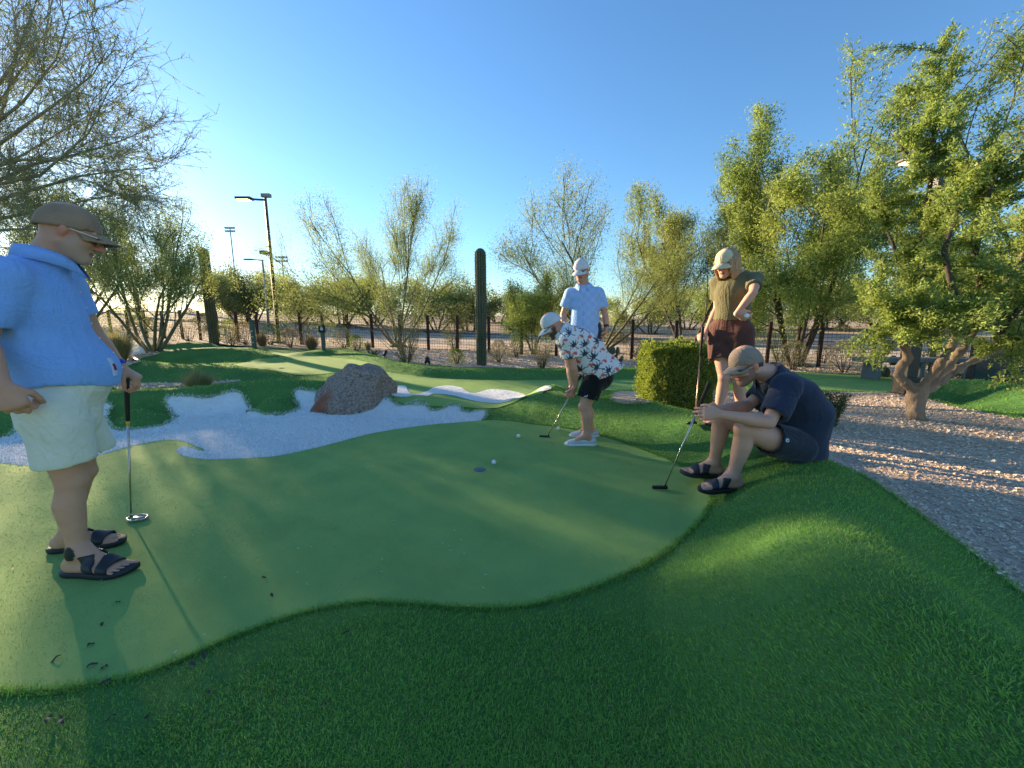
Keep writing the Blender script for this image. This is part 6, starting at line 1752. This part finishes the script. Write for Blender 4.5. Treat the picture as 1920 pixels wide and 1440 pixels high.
def street_lamp():
    b = on_ground(523, 646, 16.2); e = empty('street_lamp', b, label='tall bronze lamp post with one lit arm to the left', cat='street lamp')
    H_ = 5.75
    m = MB(); m.tube([(0, 0, -.05), (0, 0, H_)], [.095, .065], n=4); m.build('pole', M_BRONZE, e, smooth=False)
    m = MB(); m.box((0, 0, .02), (.34, .34, .10), bev=.02); m.build('base_plate', M_BRONZE, e, smooth=False)
    m = MB(); m.tube([(.02, 0, H_ - .10), (-.25, 0, H_ - .09), (-.55, 0, H_ - .07)], .04, n=8); m.build('arm', M_BRONZE, e)
    m = MB(); m.box((-.82, 0, H_ - .05), (.62, .30, .10), bev=.03); hd = m.build('lamp_head', M_BRONZE, e, smooth=False)
    m = MB(); m.box((-.86, 0, H_ - .108), (.46, .22, .02)); m.build('lens', emis('warm_led', (1.0, .70, .32), 4.0), hd, smooth=False)
    m = MB(); m.box((.05, 0, H_ + .06), (.36, .16, .14), bev=.02); m.build('sensor_box', M_GREY, e, smooth=False)
    m = MB(); m.box((-.26, 0, H_ - 2.10), (.30, .16, .14), bev=.03); m.tube([(-.14, 0, H_ - 2.1), (0, 0, H_ - 2.1)], .03, n=8); m.build('camera_housing', M_BRONZE, e, smooth=False)
street_lamp()
def far_lamp(name, label, u, v, Y, H_, kind):
    b = on_ground(u, v, Y); e = empty(name, b, label=label, cat='light pole', group='far light poles')
    m = MB(); m.tube([(0, 0, 0), (0, 0, H_)], [.11, .07] if kind else [.22, .14], n=8); m.build('pole', M_GREY, e)
    if kind:
        m = MB(); m.tube([(0, 0, H_ - .05), (-.9, 0, H_ + .02)], .05, n=6); m.build('arm', M_GREY, e)
        m = MB(); m.box((-1.2, 0, H_ + .02), (.7, .3, .12), bev=.03); m.build('lamp_head', M_GREY, e, smooth=False)
    else:
        for z in (0, -1.0):
            m = MB(); m.box((0, 0, H_ + z), (3.2, .12, .14)); c = m.build('crossbar', M_GREY, e, smooth=False)
            for x in (-1.4, -.7, 0, .7, 1.4):
                m = MB(); m.box((x, -.15, H_ + z + .28), (.5, .35, .42), bev=.05); m.build('floodlight', M_GREY, c, smooth=False)
far_lamp('light_pole', 'thin grey parking light right behind the tall lamp post', 503, 600, 34, 5.6, 1)
far_lamp('stadium_light', 'distant stadium floodlight above the left trees', 450, 600, 130, 27.5, 0)
far_lamp('stadium_light', 'distant stadium floodlight right of the tall lamp post', 539, 600, 110, 15.2, 0)

def twin_lamp():
    b = on_ground(1694, 748, 6.1); e = empty('twin_lamp', b, label='black post with two lit lamp arms inside the right tree', cat='street lamp')
    H_ = 3.42
    m = MB(); m.box((0, 0, H_ / 2), (.17, .17, H_ + .1), bev=.01); m.build('pole', M_BLACK, e, smooth=False)
    m = MB(); m.box((0, 0, .14), (.24, .24, .28), bev=.02); m.build('base', M_BLACK, e, smooth=False)
    for s in (-1, 1):
        m = MB(); m.tube([(0, 0, H_ - .05), (s * .28, 0, H_ + .02)], .03, n=8); a = m.build('arm', M_BLACK, e)
        m = MB(); m.box((s * .46, 0, H_ + .05), (.34, .14, .05), Matrix.Rotation(-.10 * s, 3, 'Y'), bev=.015); h = m.build('lamp_head', M_BLACK, e, smooth=False)
        m = MB(); m.box((s * .46, -.01, H_ + .016), (.28, .10, .014), Matrix.Rotation(-.10 * s, 3, 'Y')); m.build('lens', emis('warm_led', (1.0, .74, .40), .7), h, smooth=False)
twin_lamp()

def bench():
    b = on_ground(1712, 703, 8.55); e = empty('bench', b, label='long grey slab bench behind the pale trunk', cat='bench')
    mc = mat('weathered_slab', (.20, .205, .20), rough=.8, var=(.15, .155, .15), scale=7, bump=.2, bscale=40)
    m = MB(); m.box((0, 0, .455), (2.45, .46, .09), bev=.012); m.build('seat', mc, e, smooth=False)
    for x in (-.95, .0, .95):
        m = MB(); m.box((x, 0, .20), (.10, .38, .44), bev=.01); m.build('leg', mc, e, smooth=False)
bench()
def screen():
    b = on_ground(1872, 735, 6.9); e = empty('glass_panel', b, .0, label='low steel framed dark glass panel at the right edge', cat='panel'); b = e.location
    e.rotation_euler = (0, 0, -.35); W_, H_ = .86, .82
    g = mat('dark_glass', (.030, .055, .065), rough=.12, spec=.6)
    m = MB(); m.box((0, 0, H_ / 2 + .05), (W_ - .10, .03, H_ - .10)); m.build('pane', g, e, smooth=False)
    for nm, c, s in (('post', (-W_ / 2, 0, H_ / 2), (.06, .09, H_ + .1)), ('post', (W_ / 2, 0, H_ / 2), (.06, .09, H_ + .1)), ('rail', (0, 0, H_ + .035), (W_ + .05, .10, .05)), ('rail', (0, 0, .09), (W_ - .07, .07, .05))):
        m = MB(); m.box(c, s, bev=.006); m.build(nm, M_GREY if nm == 'rail' else M_BLACK, e, smooth=False)
screen()
def marker():
    b = on_ground(477, 652, 12.6); e = empty('marker_post', b, label='slim green marker post with pale bands by the back green', cat='post')
    m = MB(); m.box((0, 0, .46), (.105, .105, 1.04), bev=.012); m.build('post', M_GPOST, e, smooth=False)
    m = MB(); m.box((0, 0, .99), (.125, .125, .06), bev=.012); m.build('cap', M_GPOST, e, smooth=False)
    pb = mat('pale_band', (.33, .38, .36), rough=.7)
    for z in (.30, .48, .66):
        m = MB(); m.box((0, -.0535, z), (.07, .004, .045)); m.build('plate', pb, e, smooth=False)
    b = on_ground(607, 655, 12.2); e = empty('hole_sign', b, label='green post with a square black sign showing a white golf ball', cat='sign')
    m = MB(); m.box((0, 0, .30), (.09, .09, .66), bev=.01); m.build('post', M_GPOST, e, smooth=False)
    m = MB(); m.box((0, -.02, .64), (.21, .05, .23), bev=.012); s = m.build('plate', M_BLACK, e, smooth=False)
    wp = mat('sign_white', (.62, .64, .64), rough=.6)
    m = MB(); Mx = Matrix.Rotation(math.pi / 2, 3, 'X'); m.lathe([(.0001, .002), (.042, .002), (.044, 0)], c=(0, -.0465, .635), n=24, M=Mx); m.build('ball_symbol', wp, s)
    m = MB(); m.box((0, -.047, .70), (.05, .003, .028)); m.build('flag_symbol', wp, s, smooth=False)
    m = MB(); m.lathe([(.0001, .002), (.012, .002), (.013, 0)], c=(-.005, -.050, .625), n=12, M=Mx); m.build('ball_dimple', M_GPOST, s)
marker()
def uplight(label, u, v, Y, rz, lit=False):
    b = on_ground(u, v, Y); e = empty('garden_uplight', b, rz, label=label, cat='spotlight', group='garden uplights')
    m = MB(); m.tube([(0, 0, -.02), (0, 0, .10)], .012, n=8); m.build('stake', M_BLACK, e)
    m = MB(); m.tube([(0, 0, .08), (.05, 0, .16), (.09, 0, .22)], [.032, .045, .05], n=12); h = m.build('lamp_body', M_BLACK, e)
    m = MB(); m.lathe([(.0001, .002), (.038, .002), (.040, 0)], c=(.094, 0, .226), n=14, M=Matrix.Rotation(math.atan2(.04, .06), 3, 'Y')); m.build('lens', emis('small_warm_led', (1, .66, .25), 3.0) if lit else M_LENS, h)
uplight('small black spotlight on the gravel by the creosote stems', 797, 674, 9.9, .4)
uplight('small black spotlight beside the other one by the creosote stems', 805, 674, 9.9, 2.6)
uplight('small black spotlight left of the creosote stems', 720, 668, 10.6, 1.2)
uplight('lit garden spotlight beside the large soft grass on the left', 246, 674, 8.9, .2, True)
def dome():
    b = on_ground(250, 655, 10.8); m = MB(); R_ = .24
    prof = [(R_ * math.cos(a), R_ * math.sin(a)) for a in np.linspace(-.5, 1.55, 20)]
    m.lathe(prof, n=36); o = m.build('white_ball', M_BALL, loc=(b.x, b.y, b.z + .10)); tag(o, 'big white ball half hidden behind the left palo verde stems', 'ball')
    e = empty('utility_box', on_ground(968, 622, 24), label='pale grey utility box beyond the fence right of the tall cactus', cat='utility box')
    m = MB(); m.box((0, 0, .34), (.56, .45, .70), bev=.02); m.build('cabinet', mat('pale_box_paint', (.42, .45, .48), rough=.6), e, smooth=False)
    m = MB(); m.box((0, 0, .71), (.60, .49, .05), bev=.015); m.build('lid', M_GREY, e, smooth=False)
    m = MB(); m.box((0, 0, .0), (.66, .55, .08)); m.build('plinth', M_GREY, e, smooth=False)
dome()
def agave(label, u, v, Y, s, seed):
    b = on_ground(u, v, Y); e = empty('agave', b, label=label, cat='agave', group='dark agaves'); rng = np.random.default_rng(seed)
    for k in range(11):
        a = k * 2.4; t = .35 + .5 * (k / 11); m = MB()
        d = Vector((math.cos(a) * t, math.sin(a) * t, 1 - t * .6)); m.tube([d * 0, d * s * .3, d * s * .65, d * s], [.010, .022, .016, .002], n=5); m.build('leaf', M_MQD, e)
agave('dark spiky agave on the gravel right of the lamp shrubs', 700, 660, 11.4, .30, 1)
# golf balls on the green and the cup
for (u, v, lab) in ((926, 866, 'white golf ball lying nearest to the hole'), (972, 819, 'white golf ball left of the putter head of the bent over man'), (1047, 805, 'white golf ball between putter head and shoes of the bent over man')):
    p = onz(u, v, .03); golf_ball((p.x, p.y, hz(p.x, p.y) + .007 + .0205), lab)
def cup():
    z = hz(CUP.x, CUP.y) + .007
    e = empty('golf_hole', (CUP.x, CUP.y, z), label='cup sunk in the putting green with a pale floor', cat='golf hole')
    m = MB(); m.lathe([(.0535, -.002), (.0535, -.10)], n=28); m.build('liner', mat('cup_plastic', (.30, .33, .36), rough=.5), e)
    m = MB(); m.lathe([(.0535, -.060), (.0001, -.058)], n=28); m.build('floor', mat('cup_floor', (.50, .56, .64), rough=.5), e)
    p = onz(497 * 1.0, 0, 0) if False else hit(528, 691); z2 = hz(p[0], p[1]) + .012
    e = empty('golf_hole', (p[0], p[1], z2), label='dark cup on the back green seen as a thin line', cat='golf hole')
    m = MB(); m.lathe([(.0001, -.003), (.054, -.002), (.058, .002), (.062, -.002)], n=24); m.build('liner', M_BLACK, e)
cup()
# ================================================================== turf blades, white fibres, gravel, litter
ZONES = [GREEN, GREEN2, GREEN3, BUNKER, BUNKER2, BUNKER3, GRAVEL_R, GRAVEL_L, GRAVEL_L2, GRAVEL_B]
def zone_mask(x, y, zones):
    m = np.zeros(x.shape, bool)
    for Z in zones: m |= inside(Z, x, y)
    return m
def scatter(n, r0, r1, a0, a1, rng):
    """points with density falling as 1/r^2 from the camera"""
    th = rng.uniform(math.radians(a0), math.radians(a1), n); r = r0 * (r1 / r0) ** rng.uniform(0, 1, n)
    return r * np.sin(th), r * np.cos(th), r
def normals(x, y, e=.02):
    hx = (H(x + e, y) - H(x - e, y)) / (2 * e); hy = (H(x, y + e) - H(x, y - e)) / (2 * e)
    n = np.stack([-hx, -hy, np.ones_like(hx)], 1); return n / np.linalg.norm(n, axis=1, keepdims=True)
def blades(name, x, y, r, h, w, m, rng, lean=.55, two=True, tint=None, off=0.0, flow=True):
    n = len(x); z = H(x, y) + off; N = normals(x, y)
    a = rng.uniform(0, 2 * np.pi, n)
    if flow:      # the pile lies in slowly turning directions
        fl = 1.2 * np.sin(x * 1.1 + .6 * np.sin(y * 1.7)) + 1.4 * np.cos(y * .9 + .5 * np.sin(x * 1.3)); a = np.where(rng.uniform(size=n) < .25, fl + rng.normal(size=n) * .7, a)
    t = np.stack([np.cos(a), np.sin(a), 0 * a], 1); t -= N * (t * N).sum(1, keepdims=True)
    s = np.cross(N, t); g = (h * rng.uniform(.65, 1.25, n))[:, None]; ww = (w * rng.uniform(.7, 1.3, n))[:, None]
    le = (lean * rng.uniform(.4, 1.5, n))[:, None]
    B = np.stack([x, y, z], 1) - N * .002
    M1 = B + N * g * .6 + t * g * le * .35; P = B + N * g * .92 + t * g * le
    if two:
        V = np.stack([B - s * ww, B + s * ww, M1 + s * ww * .8, M1 - s * ww * .8, P], 1).reshape(-1, 3); i = np.arange(n)[:, None] * 5
        F = [i + np.array([[0, 1, 2, 3]]), i + np.array([[3, 2, 4]])]; rep = 5
    else:
        V = np.stack([B - s * ww, B + s * ww, P], 1).reshape(-1, 3); F = [np.arange(n * 3).reshape(-1, 3)]; rep = 3
    me = mesh_np(name, V, F, False)
    if tint is not None: set_col(me, np.repeat(tint, rep, 0))
    o = link(name, me, m); tag(o, kind='stuff'); return o
def turf_tint(n, rng, x, y):
    base = np.array([[.215, .430, .080], [.255, .475, .090], [.300, .510, .100], [.150, .340, .060]])
    c = base[rng.integers(0, 4, n)] * rng.uniform(.75, 1.25, n)[:, None]
    th = rng.uniform(size=n) < .06; c[th] = np.array([.26, .27, .12])          # straw coloured thatch
    return c
M_BLADE = mat('turf_blade', (.05, .14, .04), rough=.75, tint=True, spec=.15, transl=.38)
rg = np.random.default_rng(21)
x, y, r = scatter(600000, .45, 13.5, -74, 74, rg)
keep = ~zone_mask(x, y, ZONES); x, y, r = x[keep], y[keep], r[keep]
near = r < 1.5
sc = np.maximum(1, r / 1.6) ** .62
for nm, k, two in (('turf_blades', near, True), ('turf_blades', ~near, False)):
    o = blades(nm, x[k], y[k], r[k], .0135 * sc[k] ** .6, .0014 * sc[k] ** 1.3, M_BLADE, rg, lean=.85, two=two, tint=turf_tint(k.sum(), rg, x[k], y[k]))
    tag(o, 'long piled artificial turf blades covering the ' + ('near ground' if two else 'mounds further back'), 'turf')
# ragged fringe where the long pile meets green, bunkers and gravel
def fringe(P, n, h, w, sig, seed, lab, tint=None, m=M_BLADE, lean=1.0, skip=()):
    rng = np.random.default_rng(seed); Q = np.roll(P, -1, 0); L = np.hypot(*(Q - P).T); mid = (P + Q) / 2; R = np.hypot(*mid.T)
    pr = L / np.maximum(R, .8) * ((mid[:, 1] > .3) & (R < 11)); pr = pr / pr.sum(); i = rng.choice(len(P), n, p=pr); t = rng.uniform(size=n)[:, None]
    p = P[i] + (Q[i] - P[i]) * t; d = (Q - P)[i] / (L[i][:, None] + 1e-9); p = p + np.stack([-d[:, 1], d[:, 0]], 1) * rng.normal(size=n)[:, None] * sig
    p = p[~zone_mask(p[:, 0], p[:, 1], skip)]; n = len(p)
    r = np.hypot(*p.T); sc = np.maximum(1, r / 1.6)
    o = blades('turf_fringe', p[:, 0], p[:, 1], r, h * sc ** .35, w * sc, m, rng, lean=lean, two=False, tint=turf_tint(n, rng, p[:, 0], p[:, 1]) if tint is None else tint(n, rng), flow=False, off=.004)
    tag(o, lab, 'turf')
fringe(GREEN, 24000, .017, .0013, .010, 61, 'ragged fringe of long pile around the putting green', skip=(BUNKER,))
fringe(BUNKER, 11000, .019, .0014, .009, 62, 'ragged green fringe around the large white bunker', skip=(GREEN,))
fringe(GRAVEL_R, 7000, .022, .0013, .020, 63, 'ragged turf edge along the gravel bed on the right')
wt = lambda n, rng: np.array([[.84, .84, .83], [.76, .76, .75]])[rng.integers(0, 2, n)]
M_FIB = mat('white_fibre', (.78, .78, .76), rough=.8, tint=True, spec=.2)
fringe(BUNKER, 6000, .019, .0014, .007, 64, 'white fibres fraying over the edge of the large bunker', wt, M_FIB, skip=(GREEN,))
# short nap on the putting surface close to the camera
x, y, r = scatter(240000, .9, 5.5, -64, 60, rg)
keep = inside(GREEN, x, y) & (np.hypot(x - CUP.x, y - CUP.y) > .056); x, y, r = x[keep], y[keep], r[keep]
sc = np.maximum(1, r / 1.6)
c = np.array([[.230, .375, .102], [.285, .445, .122], [.165, .280, .074]])[rg.integers(0, 3, len(x))] * rg.uniform(.85, 1.15, len(x))[:, None]
o = blades('putting_nap', x, y, r, .0045 * sc ** .3, .0010 * sc, M_BLADE, rg, lean=1.3, two=False, tint=c, off=.007)
tag(o, 'short tight nap of the putting green', 'turf')
# white fibres
x, y, r = scatter(700000, 3.0, 9.5, -62, 8, rg)
keep = zone_mask(x, y, [BUNKER, BUNKER2, BUNKER3]) & ~inside(GREEN, x, y); x, y, r = x[keep][:95000], y[keep][:95000], r[keep][:95000]
c = np.array([[.86, .86, .85], [.83, .83, .82], [.87, .87, .86], [.78, .77, .75]])[rg.choice(4, len(x), p=[.4, .3, .2, .1])]
o = blades('bunker_fibres', x, y, r, np.full(len(x), .021), .0033 * (r / 4), M_FIB, rg, lean=.9, two=False, tint=c, off=.004, flow=False)
tag(o, 'white shaggy turf fibres filling the bunkers', 'turf')

# gravel stones
def stones(name, P, lo, hi, rng, label, off=.006):
    I = np.array([(1, .1, .1), (-1, -.1, .15), (.1, 1, -.1), (-.15, -1, .1), (.3, .25, 1), (-.3, -.2, .9), (0, 0, -1)], float)
    FI = np.array([(0, 2, 4), (2, 1, 5), (2, 5, 4), (1, 3, 5), (3, 0, 4), (3, 4, 5), (2, 0, 6), (1, 2, 6), (3, 1, 6), (0, 3, 6)])
    x, y, s = P; n = len(x)
    a = rng.uniform(0, 6.28, n); el = rng.uniform(.6, 1.4, (n, 3)) * np.array([1, 1, .62]); j = rng.uniform(.78, 1.15, (n, 7, 1))
    Q = I[None] * j * el[:, None] * s[:, None, None]
    c, si = np.cos(a)[:, None], np.sin(a)[:, None]
    X = Q[..., 0] * c - Q[..., 1] * si; Y = Q[..., 0] * si + Q[..., 1] * c
    V = np.stack([X + x[:, None], Y + y[:, None], Q[..., 2] + (H(x, y) + off + s * .25)[:, None]], -1).reshape(-1, 3)
    F = (np.arange(n) * 7)[:, None, None] + FI[None]
    me = mesh_np(name, V, F.reshape(-1, 3), False)
    col = np.array([[.66, .505, .375], [.72, .57, .435], [.55, .41, .305], [.76, .63, .50], [.61, .46, .35], [.46, .35, .265]])[rng.integers(0, 6, n)] * rng.uniform(.8, 1.15, n)[:, None]
    set_col(me, np.repeat(col, 7, 0))
    o = link(name, me, M_STONE); tag(o, label, 'gravel', kind='stuff'); return o
M_STONE = mat('gravel_stone', (.4, .3, .2), rough=.9, tint=True, var=(.85, .83, .8), scale=60, spec=.2)
x, y, r = scatter(80000, 2.0, 9.0, 18, 78, rg); k = inside(GRAVEL_R, x, y); x, y, r = x[k][:25000], y[k][:25000], r[k][:25000]
stones('gravel_stones', (x, y, rg.uniform(.006, .0125, len(x)) * (r / 3.2) ** .5), 0, 0, rg, 'loose tan gravel in the bed on the right')
x, y, r = scatter(40000, 5.0, 15, -60, 50, rg); k = zone_mask(x, y, [GRAVEL_B, GRAVEL_L, GRAVEL_L2]); x, y, r = x[k][:9000], y[k][:9000], r[k][:9000]
stones('gravel_stones', (x, y, rg.uniform(.012, .026, len(x)) * (r / 8) ** .5), 0, 0, rg, 'loose tan gravel between the back mounds and the fence')

# fallen leaves and petals
M_POD = mat('dead_leaf', (.045, .030, .028), rough=.8, var=(.09, .06, .05), scale=60)
pod = MB(); V = []; n = 7
for i in range(n):
    t = i / (n - 1); w = .011 * math.sin(math.pi * (t * .9 + .06)); z = .006 * math.sin(t * 5)
    V += [(-.022 + .044 * t, -w, z + .003), (-.022 + .044 * t, 0, z - .001), (-.022 + .044 * t, w, z + .005)]
pod.add(V, np.array([(i*3+j, (i+1)*3+j, (i+1)*3+j+1, i*3+j+1) for i in range(n-1) for j in range(2)])); pme = pod.me('fallen_leaf'); pme.materials.append(M_POD)
spots = [(106, 1240), (172, 1213), (174, 1252), (196, 1256), (192, 1175), (222, 1133), (495, 1087), (510, 1120), (650, 1197), (392, 1309), (275, 1358), (120, 1362), (95, 1360), (200, 1290), (383, 1240), (362, 1256), (210, 1358), (608, 1333)]
for i, (u, v) in enumerate(spots):
    q = hit(u, v); o = bpy.data.objects.new('fallen_leaf', pme); COL.objects.link(o)
    g_ = inside(GREEN, np.array([q[0]]), np.array([q[1]]))[0]
    o.location = (q[0], q[1], hz(q[0], q[1]) + (.012 if g_ else .024)); s = rg.uniform(.45, .75); o.scale = (s, s, s); o.rotation_euler = (rg.normal() * .2, rg.normal() * .2, rg.uniform(0, 6.28))
    tag(o, 'small dark curled leaf lying on the turf in the lower left', 'leaf', 'fallen dark leaves')
x, y, r = scatter(5000, 1.2, 5, -60, -4, rg); k = inside(GREEN, x, y); x, y = x[k][:150], y[k][:150]
a = rg.uniform(0, 6.28, len(x)); L = rg.uniform(.004, .011, len(x)); dx, dy = np.cos(a) * L, np.sin(a) * L
z = H(x, y) + .0135
V = np.stack([np.stack([x - dx, y - dy, z], 1), np.stack([x + dy * .4, y - dx * .4, z + .002], 1), np.stack([x + dx, y + dy, z + .001], 1), np.stack([x - dy * .4, y + dx * .4, z + .002], 1)], 1).reshape(-1, 3)
me = mesh_np('fallen_petals', V, np.arange(len(V)).reshape(-1, 4), False)
c = np.array([[.55, .40, .05], [.45, .50, .35], [.30, .26, .10], [.50, .48, .36]])[rg.integers(0, 4, len(x))]; set_col(me, np.repeat(c, 4, 0))
o = link('fallen_petals', me, mat('petal', (.5, .4, .1), tint=True, rough=.7)); tag(o, 'tiny yellow and pale petals strewn over the green', 'petals', kind='stuff')
